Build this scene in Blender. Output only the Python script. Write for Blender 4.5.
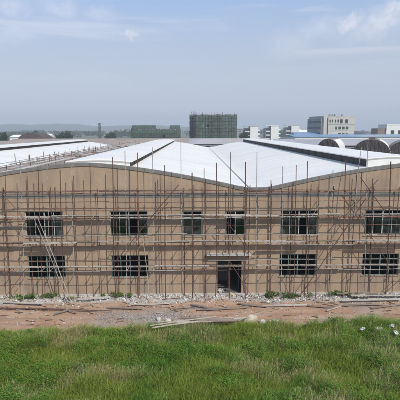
import bpy, math, random
import numpy as np
from mathutils import Vector, Matrix, noise as mnoise
R = math.radians
random.seed(7)
rng = np.random.default_rng(11)
for o in list(bpy.data.objects):
    bpy.data.objects.remove(o)
SC = bpy.context.scene
COL = SC.collection

# ------------------------------------------------------------------ camera, sky, sun, exposure
CAM_H = 11.75
cd = bpy.data.cameras.new('camera')
cam = bpy.data.objects.new('camera', cd)
COL.objects.link(cam)
cd.sensor_width = 36.0
cd.lens = 39.6
cd.clip_start = 0.5
cd.clip_end = 20000
cam.location = (0, 0, CAM_H)
cam.rotation_euler = (R(90 - 8.9), R(0.12), R(-0.95))
SC.camera = cam

SUN_EL, SUN_AZ = 45.0, 35.0            # azimuth: degrees to the right of straight behind the camera
w = bpy.data.worlds.new('World')
SC.world = w
w.use_nodes = True
wn, wl = w.node_tree.nodes, w.node_tree.links
wn.clear()
def N(nodes, kind, **kw):
    n = nodes.new(kind)
    for k, v in kw.items():
        setattr(n, k, v)
    return n
w_out = N(wn, 'ShaderNodeOutputWorld')
w_bg = N(wn, 'ShaderNodeBackground')
w_bg.inputs['Strength'].default_value = 0.112
sky = N(wn, 'ShaderNodeTexSky')
sky.sky_type = 'NISHITA'
sky.sun_disc = False
sky.sun_elevation = R(SUN_EL)
sky.sun_rotation = R(180 - SUN_AZ)
sky.air_density = 1.0
sky.dust_density = 1.0
sky.ozone_density = 1.6
tc = N(wn, 'ShaderNodeTexCoord')
mp = N(wn, 'ShaderNodeMapping')
mp.inputs['Scale'].default_value = (1.7, 1.7, 15.0)
mp.inputs['Rotation'].default_value = (R(6), R(-5), 0)
wl.new(tc.outputs['Generated'], mp.inputs['Vector'])
def wnoise(scale, detail, rough, vec, dist=0.0):
    n = N(wn, 'ShaderNodeTexNoise')
    n.inputs['Scale'].default_value = scale
    n.inputs['Detail'].default_value = detail
    n.inputs['Roughness'].default_value = rough
    n.inputs['Distortion'].default_value = dist
    wl.new(vec, n.inputs['Vector'])
    return n.outputs['Fac']
def wramp(fac, a, b, va=0.0, vb=1.0):
    n = N(wn, 'ShaderNodeMapRange')
    n.interpolation_type = 'SMOOTHSTEP'
    for i, v in zip(('From Min', 'From Max', 'To Min', 'To Max'), (a, b, va, vb)):
        n.inputs[i].default_value = v
    wl.new(fac, n.inputs['Value'])
    return n.outputs['Result']
def wmath(op, a, b):
    n = N(wn, 'ShaderNodeMath', operation=op)
    for i, v in enumerate((a, b)):
        if isinstance(v, (int, float)):
            n.inputs[i].default_value = v
        else:
            wl.new(v, n.inputs[i])
    return n.outputs[0]
sep = N(wn, 'ShaderNodeSeparateXYZ')
wl.new(tc.outputs['Generated'], sep.inputs[0])
wisps = wramp(wnoise(1.5, 6, 0.55, mp.outputs[0], 0.8), 0.46, 0.74, 0.0, 0.48)
wisps = wmath('MULTIPLY', wisps, wramp(sep.outputs['Z'], 0.06, 0.2))
# small cumulus puffs, each round a direction in the sky
warp = N(wn, 'ShaderNodeTexNoise')
warp.inputs['Scale'].default_value = 26.0
warp.inputs['Detail'].default_value = 6
warp.inputs['Roughness'].default_value = 0.62
wl.new(tc.outputs['Generated'], warp.inputs['Vector'])
wc0 = N(wn, 'ShaderNodeVectorMath', operation='SUBTRACT')
wl.new(warp.outputs['Color'], wc0.inputs[0])
wc0.inputs[1].default_value = (0.5, 0.5, 0.5)
wc1 = N(wn, 'ShaderNodeVectorMath', operation='SCALE')
wl.new(wc0.outputs[0], wc1.inputs[0])
wc1.inputs['Scale'].default_value = 0.065
wadd = N(wn, 'ShaderNodeVectorMath', operation='ADD')
wl.new(tc.outputs['Generated'], wadd.inputs[0])
wl.new(wc1.outputs[0], wadd.inputs[1])
fluff = wnoise(38.0, 6, 0.65, tc.outputs['Generated'])
puffs = None
for d, rad, amt in (((-0.137, 0.969, 0.203), 0.036, 0.75), ((0.317, 0.923, 0.215), 0.046, 0.80), ((0.378, 0.901, 0.212), 0.058, 0.78),
                    ((0.392, 0.891, 0.228), 0.060, 0.75), ((0.262, 0.943, 0.203), 0.070, 0.42), ((0.355, 0.914, 0.196), 0.085, 0.42),
                    ((0.205, 0.962, 0.180), 0.080, 0.24), ((-0.350, 0.916, 0.197), 0.075, 0.40), ((-0.265, 0.933, 0.243), 0.060, 0.45),
                    ((-0.352, 0.904, 0.241), 0.070, 0.50), ((-0.189, 0.953, 0.235), 0.055, 0.40)):
    v = Vector(d).normalized()
    n = N(wn, 'ShaderNodeVectorMath', operation='DISTANCE')
    ms = N(wn, 'ShaderNodeVectorMath', operation='MULTIPLY')
    ms.inputs[1].default_value = (1.0, 1.0, 2.1)
    wl.new(wadd.outputs[0], ms.inputs[0])
    wl.new(ms.outputs[0], n.inputs[0])
    n.inputs[1].default_value = (v.x, v.y, v.z * 2.1)
    fall = wramp(n.outputs['Value'], 0.0, rad, 1.0, 0.0)
    m = wmath('MULTIPLY', fall, wramp(fluff, 0.30, 0.62, 0.25, amt))
    puffs = m if puffs is None else wmath('MAXIMUM', puffs, m)
cl = wmath('MAXIMUM', wisps, puffs)
mixc = N(wn, 'ShaderNodeMix', data_type='RGBA')
wl.new(cl, mixc.inputs[0])
veil = N(wn, 'ShaderNodeMix', data_type='RGBA')          # thin summer veil over the clear sky
wl.new(wramp(sep.outputs['Z'], 0.0, 0.42, 0.80, 0.55), veil.inputs[0])
wl.new(sky.outputs[0], veil.inputs[6])
vcol = N(wn, 'ShaderNodeMix', data_type='RGBA')
wl.new(wramp(sep.outputs['Z'], 0.13, 0.34), vcol.inputs[0])
vcol.inputs[6].default_value = (4.55, 4.9, 5.95, 1)
vcol.inputs[7].default_value = (3.1, 4.9, 8.0, 1)
wl.new(vcol.outputs[2], veil.inputs[7])
wl.new(veil.outputs[2], mixc.inputs[6])
mixc.inputs[7].default_value = (7.0, 7.0, 7.6, 1)
wl.new(mixc.outputs[2], w_bg.inputs['Color'])
wl.new(w_bg.outputs[0], w_out.inputs['Surface'])

sd = bpy.data.lights.new('sun', 'SUN')
sd.energy = 3.5
sd.angle = R(0.55)
sd.color = (1.0, 0.935, 0.84)
sun = bpy.data.objects.new('sun', sd)
COL.objects.link(sun)
to_sun = Vector((math.sin(R(SUN_AZ)) * math.cos(R(SUN_EL)), -math.cos(R(SUN_AZ)) * math.cos(R(SUN_EL)), math.sin(R(SUN_EL))))
sun.rotation_euler = (-to_sun).to_track_quat('-Z', 'Y').to_euler()
sun.location = (20, -20, 40)

SC.view_settings.view_transform = 'Standard'
SC.view_settings.look = 'None'
SC.view_settings.exposure = 0.17
SC.view_settings.gamma = 1.0
SC.view_settings.use_curve_mapping = False
SC.render.engine = 'CYCLES'
SC.cycles.max_bounces = 6
SC.cycles.transparent_max_bounces = 12
SC.cycles.volume_bounces = 0
SC.cycles.use_denoising = True

# ------------------------------------------------------------------ helpers
class MB:
    """collects shapes for one mesh"""
    def __init__(self):
        self.v, self.f = [], []
    def add(self, vs, fs):
        b = len(self.v)
        self.v += [tuple(p) for p in vs]
        self.f += [tuple(i + b for i in q) for q in fs]
        return self
    def box(self, x0, x1, y0, y1, z0, z1):
        vs = [(x, y, z) for z in (z0, z1) for y in (y0, y1) for x in (x0, x1)]
        return self.add(vs, [(0, 2, 3, 1), (4, 5, 7, 6), (0, 1, 5, 4), (2, 6, 7, 3), (0, 4, 6, 2), (1, 3, 7, 5)])
    def obox(self, c, dx, dy, dz, mat3):
        vs = [Vector(c) + mat3 @ Vector((sx * dx / 2, sy * dy / 2, sz * dz / 2)) for sz in (-1, 1) for sy in (-1, 1) for sx in (-1, 1)]
        return self.add(vs, [(0, 2, 3, 1), (4, 5, 7, 6), (0, 1, 5, 4), (2, 6, 7, 3), (0, 4, 6, 2), (1, 3, 7, 5)])
    def tube(self, a, b, r, r2=None, n=7):
        a, b = Vector(a), Vector(b)
        r2 = r if r2 is None else r2
        d = (b - a).normalized()
        u = d.orthogonal().normalized()
        q = d.cross(u)
        vs = []
        for p, rr in ((a, r), (b, r2)):
            for i in range(n):
                t = 2 * math.pi * i / n
                vs.append(p + u * (rr * math.cos(t)) + q * (rr * math.sin(t)))
        fs = [(i, (i + 1) % n, n + (i + 1) % n, n + i) for i in range(n)]
        fs += [tuple(range(n - 1, -1, -1)), tuple(range(n, 2 * n))]
        return self.add(vs, fs)
    def path(self, pts, rads, n=7):
        pts = [Vector(p) for p in pts]
        vs, fs = [], []
        u = None
        for k, p in enumerate(pts):
            d = (pts[min(k + 1, len(pts) - 1)] - pts[max(k - 1, 0)]).normalized()
            u = d.orthogonal().normalized() if u is None else (u - d * u.dot(d)).normalized()
            q = d.cross(u)
            for i in range(n):
                t = 2 * math.pi * i / n
                vs.append(p + u * (rads[k] * math.cos(t)) + q * (rads[k] * math.sin(t)))
        for k in range(len(pts) - 1):
            for i in range(n):
                fs.append((k * n + i, k * n + (i + 1) % n, (k + 1) * n + (i + 1) % n, (k + 1) * n + i))
        fs += [tuple(range(n - 1, -1, -1)), tuple(range((len(pts) - 1) * n, len(pts) * n))]
        return self.add(vs, fs)
    def build(self, name, mat, parent=None, smooth=False):
        me = bpy.data.meshes.new(name)
        me.from_pydata(self.v, [], self.f)
        me.materials.append(mat)
        if smooth:
            me.polygons.foreach_set('use_smooth', [True] * len(me.polygons))
        me.update()
        return link(name, me, parent)
def link(name, me, parent=None):
    o = bpy.data.objects.new(name, me)
    COL.objects.link(o)
    if parent is not None:
        o.parent = parent
        if parent.type == 'EMPTY' and parent.location.length > 0:
            pass
    return o
def tag(o, label=None, cat=None, group=None, kind=None):
    for k, v in (('label', label), ('category', cat), ('group', group), ('kind', kind)):
        if v:
            o[k] = v
    return o
def empty(name, loc=(0, 0, 0), rz=0.0):
    o = bpy.data.objects.new(name, None)
    o.empty_display_size = 0.3
    o.location = loc
    o.rotation_euler = (0, 0, rz)
    COL.objects.link(o)
    return o
def np_mesh(name, verts, loops, sizes, mat, tint=None, parent=None, smooth=False):
    me = bpy.data.meshes.new(name)
    nv, nl, nf = len(verts), len(loops), len(sizes)
    me.vertices.add(nv); me.loops.add(nl); me.polygons.add(nf)
    me.vertices.foreach_set('co', np.asarray(verts, np.float32).ravel())
    me.loops.foreach_set('vertex_index', np.asarray(loops, np.int32))
    st = np.concatenate(([0], np.cumsum(sizes)[:-1])).astype(np.int32)
    me.polygons.foreach_set('loop_start', st)
    me.polygons.foreach_set('use_smooth', np.full(nf, smooth))
    if tint is not None:
        at = me.attributes.new('tint', 'FLOAT_COLOR', 'POINT')
        c = np.ones((nv, 4), np.float32)
        c[:, :3] = tint
        at.data.foreach_set('color', c.ravel())
    me.materials.append(mat)
    me.update(calc_edges=True)
    me.validate()
    return link(name, me, parent)
def vnoise(x, y, seed=0):
    """smooth lattice noise 0..1"""
    xi, yi = np.floor(x).astype(np.int64), np.floor(y).astype(np.int64)
    fx, fy = x - xi, y - yi
    fx, fy = fx * fx * (3 - 2 * fx), fy * fy * (3 - 2 * fy)
    def h(a, b):
        n = (a * 374761393 + b * 668265263 + seed * 974634277) & 0x7fffffff
        n = ((n ^ (n >> 13)) * 1274126177) & 0x7fffffff
        return ((n ^ (n >> 16)) & 0xffff) / 65535.0
    return (h(xi, yi) * (1 - fx) + h(xi + 1, yi) * fx) * (1 - fy) + (h(xi, yi + 1) * (1 - fx) + h(xi + 1, yi + 1) * fx) * fy
def fbm(x, y, seed=0, oct=4):
    s, a, t = 0, 1.0, 0
    for k in range(oct):
        s = s + a * vnoise(x * 2 ** k, y * 2 ** k, seed + k)
        t += a
        a *= 0.5
    return s / t

# ------------------------------------------------------------------ materials
def mat(name, col, rough=0.8, col2=None, scale=3.0, bump=0.0, bscale=30.0, detail=6, stretch=(1, 1, 1), lo=0.35, hi=0.65, metal=0.0, spec=0.3, col3=None, scale3=0.5, amt3=0.5, streak=None, sscale=(3.0, 3.0, 0.22), samt=0.5, slo=0.52):
    m = bpy.data.materials.new(name)
    m.use_nodes = True
    nt = m.node_tree
    n, l = nt.nodes, nt.links
    p = n['Principled BSDF']
    p.inputs['Roughness'].default_value = rough
    p.inputs['Metallic'].default_value = metal
    p.inputs['Specular IOR Level'].default_value = spec
    p.inputs['Base Color'].default_value = (*col, 1)
    tcn = N(n, 'ShaderNodeTexCoord')
    mpn = N(n, 'ShaderNodeMapping')
    mpn.inputs['Scale'].default_value = stretch
    l.new(tcn.outputs['Object'], mpn.inputs['Vector'])
    last = None
    if col2:
        t = N(n, 'ShaderNodeTexNoise')
        t.inputs['Scale'].default_value = scale
        t.inputs['Detail'].default_value = detail
        t.inputs['Roughness'].default_value = 0.62
        l.new(mpn.outputs[0], t.inputs['Vector'])
        r = N(n, 'ShaderNodeMapRange')
        r.inputs['From Min'].default_value = lo
        r.inputs['From Max'].default_value = hi
        l.new(t.outputs['Fac'], r.inputs['Value'])
        mx = N(n, 'ShaderNodeMix', data_type='RGBA')
        l.new(r.outputs[0], mx.inputs[0])
        mx.inputs[6].default_value = (*col, 1)
        mx.inputs[7].default_value = (*col2, 1)
        last = mx.outputs[2]
        if col3:
            t3 = N(n, 'ShaderNodeTexNoise')
            t3.inputs['Scale'].default_value = scale3
            t3.inputs['Detail'].default_value = 5
            l.new(tcn.outputs['Object'], t3.inputs['Vector'])
            r3 = N(n, 'ShaderNodeMapRange')
            r3.inputs['From Min'].default_value = 0.5
            r3.inputs['From Max'].default_value = 0.72
            r3.inputs['To Max'].default_value = amt3
            l.new(t3.outputs['Fac'], r3.inputs['Value'])
            m3 = N(n, 'ShaderNodeMix', data_type='RGBA')
            l.new(r3.outputs[0], m3.inputs[0])
            l.new(last, m3.inputs[6])
            m3.inputs[7].default_value = (*col3, 1)
            last = m3.outputs[2]
        if streak:
            ms_ = N(n, 'ShaderNodeMapping')
            ms_.inputs['Scale'].default_value = sscale
            l.new(tcn.outputs['Object'], ms_.inputs['Vector'])
            t4 = N(n, 'ShaderNodeTexNoise')
            t4.inputs['Scale'].default_value = 1.0
            t4.inputs['Detail'].default_value = 7
            t4.inputs['Roughness'].default_value = 0.7
            l.new(ms_.outputs[0], t4.inputs['Vector'])
            r4 = N(n, 'ShaderNodeMapRange')
            r4.inputs['From Min'].default_value = slo
            r4.inputs['From Max'].default_value = slo + 0.18
            r4.inputs['To Max'].default_value = samt
            l.new(t4.outputs['Fac'], r4.inputs['Value'])
            m4 = N(n, 'ShaderNodeMix', data_type='RGBA')
            l.new(r4.outputs[0], m4.inputs[0])
            l.new(last, m4.inputs[6])
            m4.inputs[7].default_value = (*streak, 1)
            last = m4.outputs[2]
        l.new(last, p.inputs['Base Color'])
    if bump:
        t2 = N(n, 'ShaderNodeTexNoise')
        t2.inputs['Scale'].default_value = bscale
        t2.inputs['Detail'].default_value = 4
        l.new(tcn.outputs['Object'], t2.inputs['Vector'])
        b = N(n, 'ShaderNodeBump')
        b.inputs['Strength'].default_value = bump
        b.inputs['Distance'].default_value = 0.03
        l.new(t2.outputs['Fac'], b.inputs['Height'])
        l.new(b.outputs[0], p.inputs['Normal'])
    return m
def tint_mat(name, rough=0.7, trans=0.0):
    m = bpy.data.materials.new(name)
    m.use_nodes = True
    n, l = m.node_tree.nodes, m.node_tree.links
    p = n['Principled BSDF']
    p.inputs['Roughness'].default_value = rough
    p.inputs['Specular IOR Level'].default_value = 0.08
    a = N(n, 'ShaderNodeAttribute', attribute_name='tint')
    l.new(a.outputs['Color'], p.inputs['Base Color'])
    if trans:
        tr = N(n, 'ShaderNodeBsdfTranslucent')
        l.new(a.outputs['Color'], tr.inputs['Color'])
        mx = N(n, 'ShaderNodeMixShader')
        mx.inputs[0].default_value = trans
        l.new(p.outputs[0], mx.inputs[1])
        l.new(tr.outputs[0], mx.inputs[2])
        l.new(mx.outputs[0], n['Material Output'].inputs['Surface'])
    return m

M = {}
M['render'] = mat('tan_cement_render', (0.365, 0.262, 0.176), 0.9, (0.430, 0.318, 0.222), 1.3, 0.35, 25, stretch=(1, 1, 0.45), col3=(0.285, 0.225, 0.172), scale3=0.45, amt3=0.9, streak=(0.22, 0.175, 0.14), samt=0.62, slo=0.50)
M['grey_band'] = mat('grey_cement', (0.165, 0.158, 0.145), 0.9, (0.235, 0.225, 0.205), 2.5, 0.2, 30, streak=(0.11, 0.10, 0.09), samt=0.5)
M['concrete'] = mat('pale_concrete', (0.40, 0.38, 0.35), 0.9, (0.54, 0.52, 0.48), 4, 0.3, 25)
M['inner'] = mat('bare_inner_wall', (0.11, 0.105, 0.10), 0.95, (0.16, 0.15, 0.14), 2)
M['roof_white'] = mat('white_roof_sheet', (0.74, 0.71, 0.655), 0.5, (0.785, 0.755, 0.70), 0.25, 0.0, col3=(0.66, 0.65, 0.62), scale3=0.12, amt3=0.6, streak=(0.56, 0.545, 0.51), sscale=(0.10, 0.75, 0.1), samt=0.42, slo=0.50)
M['roof_raw'] = mat('unfinished_roof_deck', (0.20, 0.165, 0.14), 0.9, (0.33, 0.29, 0.26), 0.8, 0.3, 12, col3=(0.20, 0.12, 0.09), scale3=0.3, amt3=0.7)
M['vent_dark'] = mat('dark_vent_louvre', (0.035, 0.035, 0.034), 0.7)
M['vent_face'] = mat('grey_white_sheet', (0.60, 0.60, 0.58), 0.6, (0.68, 0.68, 0.66), 1.2)
M['gutter'] = mat('gutter_metal', (0.30, 0.31, 0.32), 0.5, (0.4, 0.4, 0.4), 2)
M['frame'] = mat('window_aluminium', (0.40, 0.45, 0.43), 0.45, (0.50, 0.54, 0.52), 5)
M['frame_green'] = mat('green_aluminium', (0.16, 0.26, 0.23), 0.45, (0.22, 0.32, 0.28), 5)
M['rust'] = mat('rusty_tube', (0.135, 0.062, 0.045), 0.75, (0.20, 0.105, 0.075), 2.5, stretch=(1, 1, 1))
M['rust_dark'] = mat('dark_rusty_tube', (0.085, 0.048, 0.040), 0.75, (0.135, 0.08, 0.062), 2.5)
M['rust_red'] = mat('red_primed_tube', (0.20, 0.06, 0.05), 0.65, (0.25, 0.10, 0.085), 2.0)
M['pale_tube'] = mat('galvanised_tube', (0.24, 0.215, 0.19), 0.65, (0.42, 0.39, 0.35), 2.0)
M['board'] = mat('weathered_board', (0.36, 0.32, 0.27), 0.9, (0.54, 0.50, 0.44), 3.0, 0.4, 20, stretch=(0.4, 3, 3))
M['board_dark'] = mat('dirty_board', (0.20, 0.155, 0.12), 0.9, (0.32, 0.26, 0.21), 3.0, 0.4, 20, stretch=(0.4, 3, 3))
M['bamboo'] = mat('dry_bamboo', (0.33, 0.28, 0.21), 0.8, (0.45, 0.40, 0.32), 3.0)
M['stone'] = mat('broken_concrete', (0.42, 0.40, 0.37), 0.95, (0.60, 0.58, 0.55), 3.0, 0.5, 14)
M['boulder'] = mat('sandy_stone', (0.42, 0.37, 0.28), 0.95, (0.52, 0.46, 0.36), 3.0, 0.5, 10)
M['plastic'] = mat('white_plastic_bag', (0.50, 0.49, 0.45), 0.5, (0.68, 0.68, 0.66), 6.0)

g = bpy.data.materials.new('window_glass')
g.use_nodes = True
gn, gl = g.node_tree.nodes, g.node_tree.links
gn.remove(gn['Principled BSDF'])
gt = N(gn, 'ShaderNodeBsdfTransparent'); gt.inputs[0].default_value = (0.30, 0.40, 0.40, 1)
gg = N(gn, 'ShaderNodeBsdfGlossy'); gg.inputs['Roughness'].default_value = 0.03; gg.inputs[0].default_value = (0.8, 0.9, 0.92, 1)
gf = N(gn, 'ShaderNodeFresnel'); gf.inputs[0].default_value = 1.9
gm = N(gn, 'ShaderNodeMixShader')
gl.new(gf.outputs[0], gm.inputs[0]); gl.new(gt.outputs[0], gm.inputs[1]); gl.new(gg.outputs[0], gm.inputs[2])
gl.new(gm.outputs[0], gn['Material Output'].inputs['Surface'])
M['glass'] = g
def dusty(name, amount, col):
    d_ = g.copy(); d_.name = name
    nn, ll = d_.node_tree.nodes, d_.node_tree.links
    out_ = [q for q in nn if q.type == 'OUTPUT_MATERIAL'][0]
    src = out_.inputs['Surface'].links[0].from_socket
    df = N(nn, 'ShaderNodeBsdfDiffuse'); df.inputs[0].default_value = (*col, 1)
    tx = N(nn, 'ShaderNodeTexNoise'); tx.inputs['Scale'].default_value = 2.2; tx.inputs['Detail'].default_value = 6
    tcx = N(nn, 'ShaderNodeTexCoord'); ll.new(tcx.outputs['Object'], tx.inputs['Vector'])
    rg = N(nn, 'ShaderNodeMapRange'); rg.inputs['From Min'].default_value = 0.35; rg.inputs['From Max'].default_value = 0.7; rg.inputs['To Max'].default_value = amount
    ll.new(tx.outputs['Fac'], rg.inputs['Value'])
    mz = N(nn, 'ShaderNodeMixShader'); ll.new(rg.outputs[0], mz.inputs[0]); ll.new(src, mz.inputs[1]); ll.new(df.outputs[0], mz.inputs[2])
    ll.new(mz.outputs[0], out_.inputs['Surface'])
    return d_
M['glass_dusty'] = dusty('dusty_window_glass', 0.16, (0.42, 0.44, 0.42))
M['glass_film'] = dusty('filmed_window_glass', 0.34, (0.20, 0.27, 0.27))
GLS = ['glass', 'glass', 'glass_dusty', 'glass_dusty', 'glass_film']

# ------------------------------------------------------------------ ground
NX0, NX1, NY0, NY1 = -30.0, 30.0, 5.0, 30.44
def grass_edge(x):
    """the y beyond which the bare dirt road starts"""
    x = np.asarray(x, float)
    base = 25.0 + 0.020 * x + 0.15 * (x > 3) * np.clip((x - 3) / 6, 0, 1)
    return base + 1.1 * (fbm(x * 0.45, x * 0 + 3.1, 5, 3) - 0.5) + 0.5 * (vnoise(x * 2.1, x * 0 + 1.7, 8) - 0.5)
def gz(x, y):
    x, y = np.asarray(x, float), np.asarray(y, float)
    e = grass_edge(x)
    in_grass = np.clip((e - y) / 1.6, 0, 1)
    z = in_grass * (0.55 * (fbm(x * 0.22, y * 0.22, 21, 3) - 0.42) + 0.12 * (vnoise(x * 0.9, y * 0.9, 4) - 0.5))
    road = 1 - in_grass
    z = z + road * (0.10 * (fbm(x * 0.7, y * 1.4, 31, 4) - 0.5) - 0.05 * np.exp(-((y - 27.0 - 0.3 * np.sin(x * 0.25)) / 0.22) ** 2) - 0.04 * np.exp(-((y - 26.1 - 0.3 * np.sin(x * 0.25)) / 0.2) ** 2))
    z = z + 0.20 * np.clip((y - 28.3) / 1.0, 0, 1) * (0.3 + 3.2 * np.clip(fbm(x * 0.6, y * 0.9, 41, 3) - 0.38, 0, 1)) * np.clip((30.3 - y) / 0.5, 0, 1)
    edge = np.minimum.reduce([(x - NX0) / 2, (NX1 - x) / 2, (y - NY0) / 2, np.ones_like(x)])
    return z * np.clip(edge, 0, 1)
nx, ny = 520, 230
gx, gy = np.meshgrid(np.linspace(NX0, NX1, nx), np.linspace(NY0, NY1, ny))
zz = gz(gx, gy)
verts = np.stack([gx.ravel(), gy.ravel(), zz.ravel()], 1)
ii = (np.arange(ny - 1)[:, None] * nx + np.arange(nx - 1)[None, :]).ravel()
quads = np.stack([ii, ii + 1, ii + nx + 1, ii + nx], 1)
e = grass_edge(gx)
t_grass = np.clip((e - gy) / 0.35 + 0.5 + 1.6 * (fbm(gx * 1.9, gy * 1.9, 77, 3) - 0.5), 0, 1)
t_rub = np.clip((gy - 28.75 + 0.9 * (fbm(gx * 0.7, gy * 0.9, 15, 3) - 0.5) - 0.5 * np.exp(-((gx - 2.6) / 1.6) ** 2)) / 0.35, 0, 1)
t_gravel = np.clip(1.35 - np.sqrt(((gx + 3.0) / 2.9) ** 2 + ((gy - 26.6) / 1.25) ** 2) + 1.8 * (fbm(gx * 1.1, gy * 1.1, 55, 4) - 0.5), 0, 1) * 0.85
t_gravel = np.maximum(t_gravel, np.clip((vnoise(gx * 0.35, gy * 1.0, 61) - 0.66) * 4, 0, 1) * 0.5)
zone = np.stack([t_grass.ravel(), t_rub.ravel(), t_gravel.ravel()], 1)
gm_ = bpy.data.materials.new('dirt_ground')
gm_.use_nodes = True
n, l = gm_.node_tree.nodes, gm_.node_tree.links
p = n['Principled BSDF']
p.inputs['Roughness'].default_value = 0.95
p.inputs['Specular IOR Level'].default_value = 0.15
def gnoise(scale, detail=6, rough=0.65, stretch=(1, 1, 1)):
    t = N(n, 'ShaderNodeTexNoise')
    t.inputs['Scale'].default_value = scale
    t.inputs['Detail'].default_value = detail
    t.inputs['Roughness'].default_value = rough
    c = N(n, 'ShaderNodeTexCoord')
    mm = N(n, 'ShaderNodeMapping')
    mm.inputs['Scale'].default_value = stretch
    l.new(c.outputs['Object'], mm.inputs[0])
    l.new(mm.outputs[0], t.inputs['Vector'])
    return t.outputs['Fac']
def grange(f, a, b, c=0.0, d=1.0):
    t = N(n, 'ShaderNodeMapRange')
    for k, v in zip(('From Min', 'From Max', 'To Min', 'To Max'), (a, b, c, d)):
        t.inputs[k].default_value = v
    l.new(f, t.inputs['Value'])
    return t.outputs[0]
def gmix(f, a, b):
    t = N(n, 'ShaderNodeMix', data_type='RGBA')
    l.new(f, t.inputs[0])
    for s, v in ((6, a), (7, b)):
        if isinstance(v, tuple):
            t.inputs[s].default_value = (*v, 1)
        else:
            l.new(v, t.inputs[s])
    return t.outputs[2]
at = N(n, 'ShaderNodeAttribute', attribute_name='tint')
sx = N(n, 'ShaderNodeSeparateColor')
l.new(at.outputs['Color'], sx.inputs[0])
dirt = gmix(grange(gnoise(0.8, 6, 0.65, (0.5, 1.3, 1)), 0.35, 0.66), (0.355, 0.205, 0.130), (0.46, 0.325, 0.23))
dirt = gmix(grange(gnoise(7.0, 5), 0.58, 0.72, 0, 0.7), dirt, (0.46, 0.38, 0.31))
dirt = gmix(grange(gnoise(4.0, 5), 0.60, 0.75, 0, 0.6), dirt, (0.22, 0.135, 0.10))
grav = gmix(grange(gnoise(16.0, 4), 0.4, 0.62), (0.23, 0.21, 0.195), (0.40, 0.38, 0.36))
rub = gmix(grange(gnoise(9.0, 5), 0.4, 0.62), (0.30, 0.27, 0.24), (0.55, 0.53, 0.49))
soil = gmix(grange(gnoise(3.0, 5), 0.4, 0.6), (0.045, 0.05, 0.022), (0.085, 0.08, 0.04))
c = gmix(sx.outputs[2], dirt, grav)
c = gmix(sx.outputs[1], c, rub)
c = gmix(sx.outputs[0], c, soil)
l.new(c, p.inputs['Base Color'])
bp = N(n, 'ShaderNodeBump')
bp.inputs['Strength'].default_value = 0.8
bp.inputs['Distance'].default_value = 0.06
l.new(gnoise(9.0, 8, 0.7), bp.inputs['Height'])
l.new(bp.outputs[0], p.inputs['Normal'])
ground = np_mesh('ground', verts, quads.ravel(), np.full(len(quads), 4), gm_, zone, smooth=True)
tag(ground, kind='structure')

M['plain'] = mat('plain_land', (0.14, 0.125, 0.085), 0.95, (0.085, 0.105, 0.05), 0.02, 0, detail=8, col3=(0.24, 0.20, 0.15), scale3=0.012, amt3=0.8)
FAR = 4200.0
tb = MB()
xs = [-FAR, NX0, NX1, FAR]
ys = [-400.0, NY0, NY1, FAR]
for i in range(3):
    for j in range(3):
        if i == 1 and j == 1:
            continue
        tb.add([(xs[i], ys[j], 0), (xs[i + 1], ys[j], 0), (xs[i + 1], ys[j + 1], 0), (xs[i], ys[j + 1], 0)], [(0, 1, 2, 3)])
tag(tb.build('terrain', M['plain']), kind='structure')

# distant hills
M['hill'] = mat('wooded_hill', (0.045, 0.065, 0.03), 0.95, (0.08, 0.085, 0.045), 0.004, 0, detail=8)
hx, hy = np.meshgrid(np.linspace(-2600, 2600, 200), np.linspace(2300, 3700, 50))
prof = 88 * np.clip(0.35 + 0.9 * fbm(hx / 520.0, hy * 0 + 0.3, 91, 4), 0, 1.2)
left = np.clip((1100 - hx) / 1300, 0.15, 1) * (0.72 + 0.28 * np.exp(-((hx + 300) / 420.0) ** 2))
hz = prof * left * np.sin(np.pi * (hy - 2300) / 1400) ** 0.8 * (0.75 + 0.5 * fbm(hx / 300, hy / 300, 92, 4)) - 1.0
hi_ = (np.arange(49)[:, None] * 200 + np.arange(199)[None, :]).ravel()
hq = np.stack([hi_, hi_ + 1, hi_ + 201, hi_ + 200], 1)
hills = np_mesh('hills', np.stack([hx.ravel(), hy.ravel(), hz.ravel()], 1), hq.ravel(), np.full(len(hq), 4), M['hill'], smooth=True)
tag(hills, kind='structure')

# haze: one closed box of air
hb = MB().box(-4300, 4300, -450, 4300, -2.0, 118.0)
hm = bpy.data.materials.new('haze_air')
hm.use_nodes = True
hn, hl = hm.node_tree.nodes, hm.node_tree.links
hn.remove(hn['Principled BSDF'])
pv = N(hn, 'ShaderNodeVolumePrincipled')
pv.inputs['Color'].default_value = (0.84, 0.92, 1.0, 1)
pv.inputs['Density'].default_value = 0.00048
pv.inputs['Anisotropy'].default_value = 0.0
hl.new(pv.outputs[0], hn['Material Output'].inputs['Volume'])
tag(hb.build('haze', hm), kind='stuff')

# ------------------------------------------------------------------ the factory hall
FY = 30.5                      # outer face of the front wall
TH = 0.24
X0, X1 = -43.5, 28.5
BACK = 125.0
def top(x):
    d = abs(((x + 7.5 + 12.0) % 24.0) - 12.0)
    z = 9.58 - 1.98 * (d / 12.0) ** 1.5
    return z + 0.22 * max(0.0, (d - 10.6) / 1.4) ** 2 * 0.9
hall = empty('factory_hall', (0, 0, 0))
tag(hall, 'long tan rendered factory hall with wavy parapet, white vaulted roofs and two rows of windows', 'factory building')

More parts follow.
